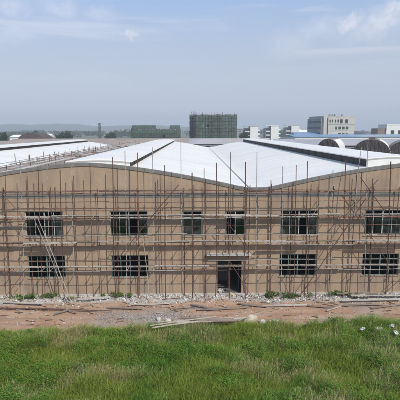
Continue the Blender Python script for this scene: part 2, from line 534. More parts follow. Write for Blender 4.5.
UZ, LZ = (4.38, 6.20), (1.38, 3.0)
DOOR = (1.74, 3.48, 0.0, 2.55)
openings = []                  # x0, x1, z0, z1, kind
for c0 in (-46.5, -22.5, 1.5, 25.5):
    for off in (-12.03, -6.03, 6.03, 12.03):
        for z0, z1 in (UZ, LZ):
            if X0 + 1.6 < c0 + off < X1 - 1.6 and not (off < 0 and c0 == -46.5):
                openings.append((c0 + off - 1.325, c0 + off + 1.325, z0, z1, 'wide'))
    for off in (-1.56, 1.5):
        if X0 < c0 + off < X1 - 1:
            openings.append((c0 + off - 0.68, c0 + off + 0.68, UZ[0] + 0.02, UZ[1] - 0.02, 'narrow'))
seen = set()
openings = [q for q in openings if not ((round(q[0]), q[2]) in seen or seen.add((round(q[0]), q[2])))]
openings.append((*DOOR, 'door'))
xb = set([X0, X1] + [q for o_ in openings for q in o_[:2]])
x = X0
while x < X1:
    if all(abs(x - b) > 0.12 for b in xb):
        xb.add(x)
    x += 0.5
xb = sorted(xb)
zb = sorted(set([0.0, 7.0] + [q for o_ in openings for q in o_[2:4]]))
wall = MB()
def is_open(xm, zm):
    return any(a < xm < b and c_ < zm < d_ for a, b, c_, d_, _ in openings)
for i in range(len(xb) - 1):
    a, b = xb[i], xb[i + 1]
    for j in range(len(zb) - 1):
        c_, d_ = zb[j], zb[j + 1]
        if not is_open((a + b) / 2, (c_ + d_) / 2):
            wall.add([(a, FY, c_), (b, FY, c_), (b, FY, d_), (a, FY, d_)], [(0, 1, 2, 3)])
            wall.add([(a, FY + TH, c_), (b, FY + TH, c_), (b, FY + TH, d_), (a, FY + TH, d_)], [(3, 2, 1, 0)])
    ta, tb_ = top(a), top(b)
    wall.add([(a, FY, 7.0), (b, FY, 7.0), (b, FY, tb_), (a, FY, ta)], [(0, 1, 2, 3)])
    wall.add([(a, FY + TH, 7.0), (b, FY + TH, 7.0), (b, FY + TH, tb_), (a, FY + TH, ta)], [(3, 2, 1, 0)])
    wall.add([(a, FY, ta), (b, FY, tb_), (b, FY + TH, tb_), (a, FY + TH, ta)], [(0, 1, 2, 3)])
for a, b, c_, d_, k in openings:
    q = [(a, c_), (b, c_), (b, d_), (a, d_)]
    for m_ in range(4):
        (p0, r0), (p1, r1) = q[m_], q[(m_ + 1) % 4]
        wall.add([(p0, FY, r0), (p0, FY + TH, r0), (p1, FY + TH, r1), (p1, FY, r1)], [(0, 1, 2, 3)])
wall.build('front_wall', M['render'], hall)
side = MB()
for xx in (X0, X1 - TH):
    side.box(xx, xx + TH, FY + TH + 0.003, BACK - 0.003, 0, 7.15)
side.box(X0, X1, BACK, BACK + TH, 0, 7.15)
side.build('outer_wall', M['render'], hall)
# grey cap along the wave and the ring beam
def strip(z_lo, z_hi, y0, y1, step=0.4):
    b = MB()
    n_ = int((X1 - X0) / step)
    for i in range(n_):
        a, c_ = X0 + i * step, X0 + (i + 1) * step
        vs = [(a, y0, z_lo(a)), (c_, y0, z_lo(c_)), (c_, y0, z_hi(c_)), (a, y0, z_hi(a)),
              (a, y1, z_lo(a)), (c_, y1, z_lo(c_)), (c_, y1, z_hi(c_)), (a, y1, z_hi(a))]
        fs = [(0, 1, 2, 3), (3, 2, 6, 7), (1, 0, 4, 5), (7, 6, 5, 4)]
        b.add(vs, fs)
    return b
strip(lambda x: top(x) - 0.20, lambda x: top(x) + 0.03, FY - 0.05, FY + TH + 0.05).build('parapet_cap', M['grey_band'], hall)
MB().box(X0, X1, FY - 0.018, FY + 0.01, 7.16, 7.50).build('ring_beam', M['grey_band'], hall)
MB().box(X0, X1, FY - 0.16, FY + 0.01, -0.1, 0.13).build('plinth', M['concrete'], hall)

# roofs: each vault slope a part
RD = 0.52
def rz(x):
    return top(x) - RD
def slope(xa, xb_, y0, y1, material, name='roof_slope', nseg=24, thick=0.08, dz=0.0, ribs=0.0):
    b = MB()
    pts = [xa + (xb_ - xa) * i / nseg for i in range(nseg + 1)]
    for i in range(nseg):
        a, c_ = pts[i], pts[i + 1]
        za, zc = rz(a) + dz, rz(c_) + dz
        vs = [(a, y0, za), (c_, y0, zc), (c_, y1, zc), (a, y1, za)]
        vs += [(p_[0], p_[1], p_[2] - thick) for p_ in vs]
        fs = [(0, 1, 2, 3), (7, 6, 5, 4), (4, 5, 1, 0), (3, 2, 6, 7)]
        if i == 0: fs.append((4, 0, 3, 7))
        if i == nseg - 1: fs.append((1, 5, 6, 2))
        b.add(vs, fs)
    if ribs:
        yy = y0 + ribs
        while yy < y1:
            for i in range(0, nseg, 2):
                a, c_ = pts[i], pts[min(i + 2, nseg)]
                za, zc = rz(a) + dz, rz(c_) + dz
                vs = [(a, yy - 0.02, za), (c_, yy - 0.02, zc), (c_, yy + 0.02, zc), (a, yy + 0.02, za)]
                vs += [(p_[0], p_[1], p_[2] + 0.010) for p_ in vs]
                b.add(vs, [(4, 5, 6, 7), (0, 1, 5, 4), (2, 3, 7, 6)])
            yy += ribs
    return b.build(name, material, hall)
RY0 = FY + TH + 0.06
slope(-43.5, -31.5, RY0, BACK, M['roof_white'])
slope(-31.5, -22.1, RY0, BACK, M['roof_white'])
slope(-22.097, -19.5, RY0, BACK, M['roof_raw'])
slope(-19.497, -9.8, RY0, BACK, M['roof_raw'])
slope(-9.797, -7.5, RY0, BACK, M['roof_white'])
slope(-7.497, 4.43, RY0, BACK, M['roof_white'], ribs=7.6)
slope(4.57, 16.5, RY0, BACK, M['roof_white'], ribs=7.6)
slope(16.503, 28.5, RY0, BACK, M['roof_white'])
for vx in (4.5,):
    gb = MB().box(vx - 0.068, vx + 0.068, RY0, BACK, rz(vx) - 0.16, rz(vx) - 0.10)
    gb.build('valley_gutter', M['gutter'], hall)
# ridge monitors: a curved white cap on dark louvred sides
for rx in (-31.5, -7.5, 16.5):
    y0, y1 = 35.3, BACK - 1.5
    capm = MB()
    ns = 14
    def cz(u):          # u -1..1 across
        return (9.74 if rx > 0 else 9.56) - 0.17 * abs(u) ** 2
    for i in range(ns):
        u0, u1 = -1 + 2 * i / ns, -1 + 2 * (i + 1) / ns
        a, c_ = rx + 2.62 * u0, rx + 2.62 * u1
        vs = [(a, y0 - 0.12, cz(u0)), (c_, y0 - 0.12, cz(u1)), (c_, y1, cz(u1)), (a, y1, cz(u0))]
        vs += [(p_[0], p_[1], p_[2] - 0.09) for p_ in vs]
        fs = [(0, 1, 2, 3), (7, 6, 5, 4), (4, 5, 1, 0), (3, 2, 6, 7)]
        if i == 0: fs.append((4, 0, 3, 7))
        if i == ns - 1: fs.append((1, 5, 6, 2))
        capm.add(vs, fs)
    mon = capm.build('ridge_monitor', M['roof_white'], hall)
    fr = MB()
    for i in range(ns):
        u0, u1 = -0.94 + 1.88 * i / ns, -0.94 + 1.88 * (i + 1) / ns
        a, c_ = rx + 2.62 * u0, rx + 2.62 * u1
        fr.add([(a, y0, rz(a) - 0.1), (c_, y0, rz(c_) - 0.1), (c_, y0, cz(u1) - 0.08), (a, y0, cz(u0) - 0.08),
                (a, y0 + 0.1, rz(a) - 0.1), (c_, y0 + 0.1, rz(c_) - 0.1), (c_, y0 + 0.1, cz(u1) - 0.08), (a, y0 + 0.1, cz(u0) - 0.08)],
               [(0, 1, 2, 3), (7, 6, 5, 4), (4, 0, 3, 7), (1, 5, 6, 2)])
    fr.build('end_panel', M['vent_face'], mon)
    lo = MB()
    for s in (-1, 1):
        xx = rx + s * 2.38
        lo.box(min(xx, xx + s * 0.05), max(xx, xx + s * 0.05), y0 + 0.103, y1 - 0.1, rz(xx) - 0.06, cz(0.92) - 0.085)
        yy = y0 + 0.14
        while yy < y1 - 3:
            lo.box(xx + s * 0.051 - 0.03, xx + s * 0.051 + 0.03, yy, yy + 0.07, rz(xx) - 0.06, cz(0.92) - 0.086)
            yy += 3.0
    lo.build('louvre', M['vent_dark'], mon)

# inside: slabs and partitions seen through the openings
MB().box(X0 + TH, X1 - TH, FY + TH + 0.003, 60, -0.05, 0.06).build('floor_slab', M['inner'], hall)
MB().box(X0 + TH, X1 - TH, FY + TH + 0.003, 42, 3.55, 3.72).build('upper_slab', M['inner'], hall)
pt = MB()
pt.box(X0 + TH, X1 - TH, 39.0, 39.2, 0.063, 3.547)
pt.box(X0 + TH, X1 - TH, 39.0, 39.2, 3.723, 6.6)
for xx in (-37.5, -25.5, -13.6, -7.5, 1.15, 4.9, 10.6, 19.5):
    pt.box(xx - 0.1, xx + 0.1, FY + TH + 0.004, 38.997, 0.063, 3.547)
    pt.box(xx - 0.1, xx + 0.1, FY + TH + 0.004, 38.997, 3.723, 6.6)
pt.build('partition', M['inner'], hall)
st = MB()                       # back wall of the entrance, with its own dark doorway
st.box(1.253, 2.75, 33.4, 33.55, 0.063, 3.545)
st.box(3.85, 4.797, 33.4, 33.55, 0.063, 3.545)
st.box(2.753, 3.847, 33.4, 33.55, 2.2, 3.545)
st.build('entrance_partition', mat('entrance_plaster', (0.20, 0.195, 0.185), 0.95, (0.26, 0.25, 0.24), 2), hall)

# windows
def window(x0, x1, z0, z1, kind, upper):
    ya, yb = FY + 0.085, FY + 0.145
    fm = M['frame'] if upper else M['frame_green']
    b = MB()
    t = 0.05
    b.box(x0, x1, ya, yb, z1 - t, z1 - 0.002)
    b.box(x0, x1, ya, yb, z0 + 0.002, z0 + t)
    b.box(x0 + 0.002, x0 + t, ya, yb, z0 + t, z1 - t)
    b.box(x1 - t, x1 - 0.002, ya, yb, z0 + t, z1 - t)
    zt = z0 + 0.74 * (z1 - z0)
    b.box(x0 + t, x1 - t, ya + 0.004, yb - 0.004, zt - 0.03, zt + 0.03)
    cx = (x0 + x1) / 2
    muls = [cx] if kind == 'narrow' else [cx - (x1 - x0) / 4, cx, cx + (x1 - x0) / 4]
    for k, mx_ in enumerate(muls):
        hw = 0.035 if mx_ == cx else 0.02
        b.box(mx_ - hw, mx_ + hw, ya + 0.002, yb - 0.002, z0 + t, zt - 0.03)
        b.box(mx_ - hw, mx_ + hw, ya + 0.002, yb - 0.002, zt + 0.03, z1 - t)
    fr_ = b.build('window', fm, hall)
    if upper:
        edges = [x0 + t] + muls + [x1 - t]
        for k in range(len(edges) - 1):
            if random.random() < (0.25 if kind == 'narrow' else 0.12):
                continue
            MB().box(edges[k] + 0.02, edges[k + 1] - 0.02, FY + 0.112, FY + 0.118, z0 + t, zt - 0.03).build('pane', M[random.choice(GLS)], fr_)
        if random.random() < 0.5:
            MB().box(edges[0] + 0.02, edges[1] - 0.02, FY + 0.112, FY + 0.118, zt + 0.03, z1 - t).build('pane', M['glass'], fr_)
    sl = MB().box(x0 - 0.06, x1 + 0.06, FY - 0.05, FY + 0.08, z0 - 0.07, z0 - 0.001)
    sl.build('sill', M['render'], fr_)
for a, b, c_, d_, k in openings:
    if k != 'door':
        window(a, b, c_, d_, k, c_ > 3)
# entrance: canopy slab, leaf swung open inside
MB().box(0.95, 4.10, FY - 0.46, FY - 0.002, 3.04, 3.15).build('door_canopy', M['concrete'], hall)
lf = MB()
mt = Matrix.Rotation(R(78), 3, 'Z')
lf.obox((3.38, FY + 0.72, 1.2), 0.85, 0.045, 2.28, mt)
door = lf.build('door', mat('dark_door_sheet', (0.05, 0.05, 0.05), 0.6), hall)
MB().box(1.742, 3.478, FY + 0.08, FY + 0.14, 2.05, 2.11).build('door_transom', M['frame'], hall)

# ------------------------------------------------------------------ scaffolding along the front
scaf = empty('scaffold', (0, 29.8, 0))
inv = (0, -29.8, 0)
tag(scaf, 'rusty steel tube scaffold with three board levels standing along the front of the hall', 'scaffold')
def sbuild(b, name, m_):
    b.v = [(p_[0], p_[1] - 29.8, p_[2]) for p_ in b.v]
    return b.build(name, m_, scaf)
OY, IY = 29.45, 30.22
LEV = (2.30, 4.10, 5.96, 7.76)
def clamp(b, x, y, z):
    b.box(x - 0.05, x + 0.05, y - 0.055, y + 0.05, z - 0.045, z + 0.045)
# outer standards: x at the top, top height, x lower down, tone, radius
outer = [(-12.5, 9.1, -12.7, 'r', .030), (-11.45, 9.5, -11.65, 'p', .026), (-10.3, 9.45, -10.45, 'd', .030), (-9.7, 9.45, -9.85, 'p', .024),
         (-8.85, 9.2, -8.98, 'd', .038), (-8.1, 9.5, -8.22, 'p', .026), (-6.85, 9.65, -6.95, 'r', .028), (-5.33, 10.05, -5.42, 'd', .036),
         (-4.5, 10.45, -4.58, 'p', .030), (-3.67, 10.35, -3.74, 'r', .032), (-2.67, 10.7, -2.72, 'p', .022), (-1.88, 9.5, -1.92, 'd', .036),
         (-0.78, 11.1, -0.80, 'p', .022), (-0.05, 9.0, -0.05, 'd', .042), (0.76, 9.3, 0.76, 'r', .026), (1.59, 9.65, 1.61, 'd', .038),
         (2.52, 10.35, 2.55, 'r', .028), (3.53, 9.7, 3.58, 'd', .036), (4.29, 10.35, 4.35, 'p', .028), (5.27, 8.45, 5.33, 'd', .032),
         (6.05, 9.4, 6.13, 'p', .030), (6.95, 9.5, 7.03, 'r', .030), (7.70, 9.75, 7.80, 'd', .032), (8.52, 8.75, 8.62, 'r', .032),
         (9.45, 9.15, 9.56, 'p', .026), (10.27, 9.85, 10.40, 'r', .034), (11.4, 9.0, 11.5, 'r', .030), (11.70, 11.2, 11.9, 'p', .024),
         (13.33, 9.7, 13.53, 'd', .042)]
x = 14.6
while x < 28:
    outer.append((x, random.uniform(8.8, 10.4), x + random.uniform(0.02, 0.2), random.choice('rdp'), random.uniform(.026, .036)))
    x += random.uniform(1.0, 1.4)
x = -13.9
while x > -27:
    outer.append((x, random.uniform(8.8, 10.4), x - random.uniform(0.02, 0.2), random.choice('rdp'), random.uniform(.026, .036)))
    x -= random.uniform(1.0, 1.4)
outer.sort()
TONE = {'r': M['rust'], 'd': M['rust_dark'], 'p': M['pale_tube'], 'R': M['rust_red']}
def at_h(s, z):                 # a standard's x at height z
    return s[2] + (s[0] - s[2]) * (z - 4.0) / 6.0
for s in outer:
    b = MB()
    zb0 = float(gz(np.array([s[2]]), np.array([OY]))[0]) - 0.02
    b.path([(at_h(s, zb0) + random.uniform(-.08, .08), OY, zb0), (at_h(s, 3.1) + random.uniform(-.05, .05), OY + random.uniform(-.02, .02), 3.1), (at_h(s, 6.3), OY + random.uniform(-.02, .02), 6.3), (s[0], OY, s[1])], [s[4] * 0.9] * 4)
    for z in LEV:
        clamp(b, at_h(s, z), OY, z - 0.05)
    b.box(at_h(s, zb0) - 0.08, at_h(s, zb0) + 0.08, OY - 0.08, OY + 0.08, zb0 - 0.02, zb0 + 0.02)
    sbuild(b, 'standard', TONE[s[3]])
inner = []
x = -26.6
while x < 27:
    inner.append((x, random.choice((7.85, 7.95, 8.0, 8.75)) if top(x) > 8.6 else random.uniform(7.85, 8.3), random.choice('rrdd'), random.uniform(.024, .032)))
    x += random.uniform(1.25, 1.75)
for x, zt, tn, r_ in inner:
    b = MB()
    b.path([(x + random.uniform(-.05, .05), IY, 0.05), (x, IY + .02, 4), (x + random.uniform(-.05, .05), IY, zt)], [r_] * 3)
    for z in LEV:
        clamp(b, x, IY, z - 0.05)
    sbuild(b, 'standard', TONE[tn])
# ledgers and guard rails, laid in tube lengths that lap
lines = [(OY - .06, LEV[0] - .06, 'p', .026), (OY - .06, LEV[1] - .06, 'p', .028), (OY - .06, LEV[2] - .06, 'p', .028), (OY - .06, LEV[3], 'r', .028), (OY - .06, LEV[3] - .14, 'r', .026),
         (IY - .06, LEV[1] - .06, 'r', .024), (IY - .06, LEV[2] - .06, 'r', .024), (IY - .06, LEV[3] - .06, 'd', .026),
         (OY - .06, 2.95, 'p', .024), (OY - .06, 4.78, 'p', .024), (OY - .06, 5.38, 'p', .022), (OY - .06, 6.62, 'r', .022), (OY - .06, 7.05, 'r', .026), (OY - .06, 3.62, 'r', .020)]
for y, z, tn, r_ in lines:
    r_ *= 0.85
    x = -27 + random.uniform(-2, 0)
    while x < 27:
        L = random.uniform(5.2, 6.2)
        t_ = tn
        if tn == 'p' and random.random() < 0.45: t_ = random.choice('rrd')
        if tn == 'r' and random.random() < 0.2: t_ = 'd'
        if abs(z - (LEV[2] - .06)) < .3 and x > 5.5: t_ = 'R'
        dz0, dz1 = random.uniform(-.06, .06), random.uniform(-.06, .06)
        if not ((z < 1.7 and random.random() < 0.45) or (z in (3.62, 6.62) and random.random() < 0.35)):
            sbuild(MB().path([(x, y, z + dz0), (x + L / 2, y, z + (dz0 + dz1) / 2 - random.uniform(0, .05)), (x + L, y - .03, z + dz1)], [r_] * 3), 'ledger', TONE[t_])
        x += L - 0.25
# board levels
for li, z in enumerate(LEV[:3]):
    for row, (yc, wd) in enumerate(((30.00, 0.26), (29.70, 0.20))):
        x = -27.0 + row * 1.4
        while x < 27:
            L = random.uniform(2.8, 3.8)
            if random.random() < (0.95 if row == 0 else 0.16):
                b = MB()
                mr = Matrix.Rotation(random.uniform(-.012, .012), 3, 'Z') @ Matrix.Rotation(random.uniform(-.010, .010), 3, 'Y')
                yo = yc + random.uniform(-.03, .03)
                for sl_ in range(3):        # a board of three battens with gaps
                    b.obox((x + L / 2 + random.uniform(-.06, .06), yo + (sl_ - 1) * wd * .38, z + 0.035 + random.uniform(-.012, .012)), L, wd * .27, 0.045, mr)
                sbuild(b, 'board', M['board'] if random.random() < 0.8 else M['board_dark'])
            x += L + random.uniform(0.0, 0.06)
# putlogs to the wall
npl = 0
for k, s in enumerate(outer):
    if not -15.5 < s[0] < 16.5:
        continue
    for z in LEV[:3]:
        xx = at_h(s, z) + 0.07
        sbuild(MB().tube((xx, OY - 0.22, z - 0.02), (xx, 30.46, z - 0.02), .022), 'putlog', random.choice([M['rust'], M['rust_dark'], M['pale_tube']]))
        npl += 1
# diagonal braces, tied on the outer face
BY = OY - 0.11
for a, b_, tn, r_ in (((7.45, 0.25), (11.75, 7.25), 'd', .028), ((11.3, 8.65), (13.1, 6.3), 'd', .026), ((12.5, 8.5), (10.35, 6.0), 'd', .026),
                      ((-0.95, 8.2), (-2.95, 5.85), 'd', .028), ((-2.15, 6.8), (-5.35, 2.9), 'd', .028), ((6.1, 1.7), (6.85, 0.2), 'r', .022),
                      ((8.35, 1.35), (7.2, 0.2), 'r', .022), ((-12.7, 7.6), (-11.4, 6.0), 'r', .022), ((2.1, 5.9), (4.0, 3.4), 'd', .022),
                      ((2.5, 2.9), (4.1, 0.3), 'r', .020), ((-7.1, 0.2), (-5.9, 2.2), 'r', .022), ((9.5, 8.2), (8.1, 6.0), 'p', .022), ((13.2, 0.2), (15.4, 2.4), 'r', .024),
                      ((10.2, 7.9), (11.6, 6.1), 'r', .022), ((-14.5, 0.2), (-16.6, 4.1), 'd', .026), ((16.0, 0.2), (19.5, 6.0), 'd', .026), ((12.0, 4.9), (13.6, 2.6), 'd', .022), ((-11.8, 2.0), (-13.2, 0.2), 'r', .022)):
    sbuild(MB().tube((a[0], BY, a[1]), (b_[0], BY - .02, b_[1]), r_), 'brace', TONE[tn])

# loose poles leaning on the scaffold
def pole_thing(name, pts, r0, r1, m_, label, cat):
    b = MB()
    o0 = Vector(pts[0])
    k = len(pts)
    b.path([Vector(p_) - o0 for p_ in pts], [r0 + (r1 - r0) * i / (k - 1) for i in range(k)])
    o = b.build(name, m_)
    o.location = o0
    return tag(o, label, cat)
pole_thing('leaning_pole', [(-8.32, 28.75, 0.12), (-9.4, 29.1, 3.1), (-10.52, 29.28, 6.15)],   .034, .026, M['bamboo'], 'thick pale pole leaning left across the far left windows, front one of a pair', 'pole')
pole_thing('leaning_pole', [(-8.62, 28.92, 0.14), (-9.65, 29.16, 3.1), (-10.72, 29.30, 5.95)], .027, .023, M['pale_tube'], 'thinner grey pole leaning close behind the thick pale pole across the far left windows', 'pole')
pole_thing('leaning_pole', [(-3.02, 28.9, 0.12), (-3.2, 29.15, 2.5), (-3.45, 29.3, 4.75)], .028, .022, M['bamboo'], 'short pale bamboo pole leaning steeply beside the second ground floor window from left', 'pole')
pole_thing('leaning_pole', [(10.98, 29.24, 6.05), (11.05, 29.28, 8.8), (11.25, 29.36, 10.65)], .028, .022, M['pale_tube'], 'slender bent grey pole rising above the parapet near the right roof vent', 'pole')

# ------------------------------------------------------------------ scaffold on the unfinished roof valley at the left
rsc = empty('roof_scaffold', (-17.0, 34.0, 7.4))
tag(rsc, 'light tube framework standing on the unfinished brown roof strip left of the white vault', 'scaffold')
def rbuild(b, name, m_):
    b.v = [(p_[0] + 17.0, p_[1] - 34.0, p_[2] - 7.4) for p_ in b.v]
    return b.build(name, m_, rsc)
cnt = 0
for col_i, xx in enumerate((-20.4, -17.2, -13.4)):
    y = 32.5 + col_i * 0.7
    while y < 112 and cnt < 96:
        zt = rz(xx) + random.uniform(1.0, 1.75)
        rbuild(MB().tube((xx + random.uniform(-.12, .12), y, rz(xx) - 0.05), (xx + random.uniform(-.15, .15), y + random.uniform(-.1, .1), zt), .034), 'standard', random.choice([M['rust'], M['gutter'], M['pale_tube'], M['rust_dark']]))
        cnt += 1
        y += random.uniform(1.7, 2.8) * (1 + (y - 32) / 90)
    for zr in (0.55, 1.05):
        y = 32.5
        while y < 112:
            L = random.uniform(5.5, 6.5)
            rbuild(MB().tube((xx, y, rz(xx) + zr + random.uniform(-.05, .05)), (xx, y + L, rz(xx) + zr + random.uniform(-.05, .05)), .03), 'ledger', random.choice([M['rust'], M['pale_tube']]))
            y += L - 0.3
    y = 33.0
    while y < 110:
        rbuild(MB().obox((xx + 0.35, y + 2, rz(xx + 0.35) + 0.5), 0.5, 3.9, 0.05, Matrix.Rotation(random.uniform(-.02, .02), 3, 'Z')), 'board', random.choice([M['board'], M['board_dark'], M['concrete']]))
        y += random.choice((4.05, 4.1, 8.0))
# ------------------------------------------------------------------ buildings behind the hall
M['net'] = bpy.data.materials.new('green_scaffold_net')
m = M['net']; m.use_nodes = True
n, l = m.node_tree.nodes, m.node_tree.links
p = n['Principled BSDF']
p.inputs['Roughness'].default_value = 0.9
t = N(n, 'ShaderNodeTexNoise'); t.inputs['Scale'].default_value = 0.55; t.inputs['Detail'].default_value = 6; t.inputs['Roughness'].default_value = 0.7
c_ = N(n, 'ShaderNodeTexCoord'); l.new(c_.outputs['Object'], t.inputs['Vector'])
mx = N(n, 'ShaderNodeMix', data_type='RGBA')
rr = N(n, 'ShaderNodeMapRange'); rr.inputs['From Min'].default_value = 0.38; rr.inputs['From Max'].default_value = 0.62
l.new(t.outputs['Fac'], rr.inputs['Value']); l.new(rr.outputs[0], mx.inputs[0])
mx.inputs[6].default_value = (0.035, 0.080, 0.058, 1); mx.inputs[7].default_value = (0.100, 0.155, 0.115, 1)
l.new(mx.outputs[2], p.inputs['Base Color'])
tr = N(n, 'ShaderNodeBsdfTransparent'); ms = N(n, 'ShaderNodeMixShader'); ms.inputs[0].default_value = 0.28
l.new(p.outputs[0], ms.inputs[1]); l.new(tr.outputs[0], ms.inputs[2])
l.new(ms.outputs[0], n['Material Output'].inputs['Surface'])
M['net_green'] = mat('bright_green_net', (0.05, 0.14, 0.08), 0.9, (0.10, 0.17, 0.11), 0.4)
M['frame_conc'] = mat('raw_concrete_frame', (0.20, 0.19, 0.175), 0.95, (0.28, 0.265, 0.25), 0.6)
M['office'] = mat('cream_office_wall', (0.45, 0.44, 0.405), 0.9, (0.51, 0.50, 0.46), 0.3, streak=(0.36, 0.35, 0.32), sscale=(.8, .8, .08), samt=.5)
M['white_wall'] = mat('white_painted_wall', (0.74, 0.74, 0.72), 0.85, (0.80, 0.80, 0.78), 0.3)
M['grey_wall'] = mat('grey_wall_and_shade', (0.24, 0.25, 0.26), 0.9, (0.30, 0.31, 0.32), 0.3)  # grey walls; also the painted shade on the office block's left face
M['far_glass'] = mat('dark_window', (0.035, 0.045, 0.055), 0.25)
M['blue_roof'] = mat('blue_sheet_roof', (0.14, 0.24, 0.38), 0.55, (0.24, 0.32, 0.42), 0.12, 0, col3=(0.36, 0.37, 0.38), scale3=0.05, amt3=0.9)
M['grey_roof'] = mat('grey_sheet_roof', (0.30, 0.31, 0.33), 0.6, (0.40, 0.40, 0.41), 0.1, 0, col3=(0.36, 0.31, 0.27), scale3=0.05, amt3=0.8)
M['brown_roof'] = mat('brown_tin_roof', (0.27, 0.225, 0.185), 0.85, (0.36, 0.31, 0.26), 0.15, 0, col3=(0.24, 0.17, 0.14), scale3=0.07, amt3=0.8)
M['dark_roof'] = mat('dark_brown_tarp', (0.075, 0.058, 0.055), 0.85, (0.11, 0.088, 0.08), 0.4)
M['roof_old'] = mat('old_dark_roof_sheet', (0.14, 0.135, 0.13), 0.9, (0.24, 0.23, 0.22), 0.7)
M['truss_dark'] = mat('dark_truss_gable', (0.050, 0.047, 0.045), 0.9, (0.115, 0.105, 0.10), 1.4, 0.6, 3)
M['chim'] = mat('dark_chimney_brick', (0.075, 0.07, 0.075), 0.9, (0.11, 0.10, 0.10), 0.5)

def netted(name, loc, rzd, L, W, Hh, floors, label, tower=None, green_rim=False):
    r = empty(name, loc, R(rzd))
    tag(r, label, 'building')
    fh = Hh / floors
    core = MB()
    for k in range(floors + 1):
        z = min(k * fh, Hh - 0.6)
        core.box(0.6, L - 0.6, 0.6, W - 0.6, z, z + 0.35)
    for i in range(int(L / 4)):
        for yy in (0.7, W - 1.2):
            core.box(1.0 + i * 4, 1.5 + i * 4, yy, yy + 0.5, 0, Hh - 0.7)
    core.box(L * .3, L * .7, W * .4, W * .6, 0.4, Hh - 0.8)
    core.build('concrete_frame', M['frame_conc'], r)
    # netting with a ragged top, hung between lifts
    for face in range(4):
        b = MB()
        ln = L if face % 2 == 0 else W
        ns = max(4, int(ln / 1.5))
        nz = floors * 2
        def P(u, z):
            o = 0.10 * math.sin(u * 3.1 + z) - 0.12
            return {0: (u, o, z), 1: (L - o, u, z), 2: (L - u, W - o, z), 3: (o, W - u, z)}[face]
        for i in range(ns):
            ua, ub = ln * i / ns, ln * (i + 1) / ns
            if tower:
                hh = Hh + (tower[2] if tower[0] <= (ua + ub) / 2 / ln <= tower[1] and face == 0 else 0)
            else:
                hh = Hh
            ta, tb2 = hh + random.uniform(-.6, .35), hh + random.uniform(-.6, .35)
            for k in range(nz):
                za, zb_ = k / nz, (k + 1) / nz
                if random.random() < 0.035 and k < nz - 1:
                    continue
                b.add([P(ua, ta * za), P(ub, tb2 * za), P(ub, tb2 * zb_), P(ua, ta * zb_)], [(0, 1, 2, 3)])
        b.build('netting', M['net'], r)
    if green_rim:
        b = MB(); b.box(0.5, L - .5, -0.32, -0.26, Hh - 2.1, Hh - 1.2); b.build('green_net_band', M['net_green'], r)
    poles = MB()
    i = 0.0
    while i < L:
        poles.tube((i, -0.35, 0), (i + random.uniform(-.1, .1), -0.35, Hh + random.uniform(0.3, 1.5)), .07, n=5)
        i += random.uniform(1.2, 1.9)
    i = 0.0
    while i < W:
        poles.tube((-0.35, i, 0), (-0.35, i, Hh + random.uniform(0.3, 2.2)), .07, n=5)
        i += random.uniform(1.2, 1.9)
    for k in range(1, floors * 2 + 1):
        poles.tube((-0.4, -0.36, k * fh / 2), (L + 0.3, -0.36, k * fh / 2), .06, n=5)
        poles.tube((-0.36, -0.3, k * fh / 2), (-0.36, W, k * fh / 2), .06, n=5)
    poles.build('scaffold_tubing', M['rust_dark'], r)
    return r
netted('netted_building', (1.9, 220, 0), 12, 20.8, 16, 19.9, 6, 'tall unfinished block wrapped in dark green scaffold netting behind the roof valley')
cr = MB()
nb = netted('netted_building', (-38.3, 280, 0), 1.0, 30.5, 15, 12.9, 4, 'long low unfinished block in green netting, left of the tall netted one', green_rim=True)
for x0, x1 in ((0.3, 14.5), (24.0, 30.2)):
    b = MB(); b.box(x0, x1, 0.4, 12, 12.95, 15.4); b.build('raised_netted_end', M['net'], nb)

# chimney
ch = empty('chimney', (-83.1, 400, 0)); tag(ch, 'slim dark brick chimney standing alone against the hazy hills', 'chimney')
MB().tube((0, 0, 0), (0, 0, 18.6), 1.5, 0.95, 16).build('shaft', M['chim'], ch, True)
MB().tube((0, 0, 18.3), (0, 0, 18.9), 1.12, 1.12, 16).build('rim', M['chim'], ch, True)

def facade_windows(parent, xs_, zs, wd, ht, y, dep=0.12, m_=None):
    for x_ in xs_:
        for z_ in zs:
            wf = MB().box(x_, x_ + wd, y - dep, y - 0.005, z_, z_ + ht).build('window', m_ or M['far_glass'], parent)
            MB().box(x_ - .1, x_ + wd + .1, y - dep - .15, y - dep - .002, z_ - .2, z_ - .01).build('sill', M['white_wall'], wf)
# cream office block
ob = empty('office_block', (88.2, 300, 0), R(13)); tag(ob, 'pale cream office block with dark stair slot, rows of small windows and left side greyed as shade', 'building')
OL = 24.0
MB().box(0, OL, 0, 20, 0, 21.2).build('wall', M['office'], ob)
MB().box(-1.0, -0.003, 1.2, 20.5, 0, 20.2).build('side_shade_sheet', M['grey_wall'], ob)  # grey sheet puts the left face's shade into its colour, no real cladding
sb_ = MB()
for z in (5.2, 9.2, 13.2, 17.0): sb_.box(-1.06, -1.003, 1.6, 20.1, z, z + 1.3)
sb_.build('window_band', M['far_glass'], ob)
MB().box(-0.2, OL + .2, -0.2, 20.2, 21.203, 21.7).build('parapet', M['office'], ob)
MB().box(0.2, 2.6, -0.35, -0.005, 0, 22.6).build('stair_tower', M['office'], ob)
MB().box(2.75, 3.6, -0.1, -0.006, 3, 20.5).build('stair_slot', M['far_glass'], ob)
facade_windows(ob, (11.6, 14.4, 17.2), (8.4, 12.6), 1.9, 2.0, 0.0)
facade_windows(ob, (9.2,), (12.6,), 1.2, 2.0, 0.0)
facade_windows(ob, (4.6, 6.4, 8.6, 10.6), (17.3,), 0.9, 2.0, 0.0)
facade_windows(ob, (12.6, 16.6), (16.9,), 1.9, 2.6, 0.0)
stb = MB()
for z in (7.4, 11.6, 15.9): stb.box(3.7, OL - .1, -0.12, -0.007, z, z + 0.22)
stb.build('floor_band', M['grey_wall'], ob)
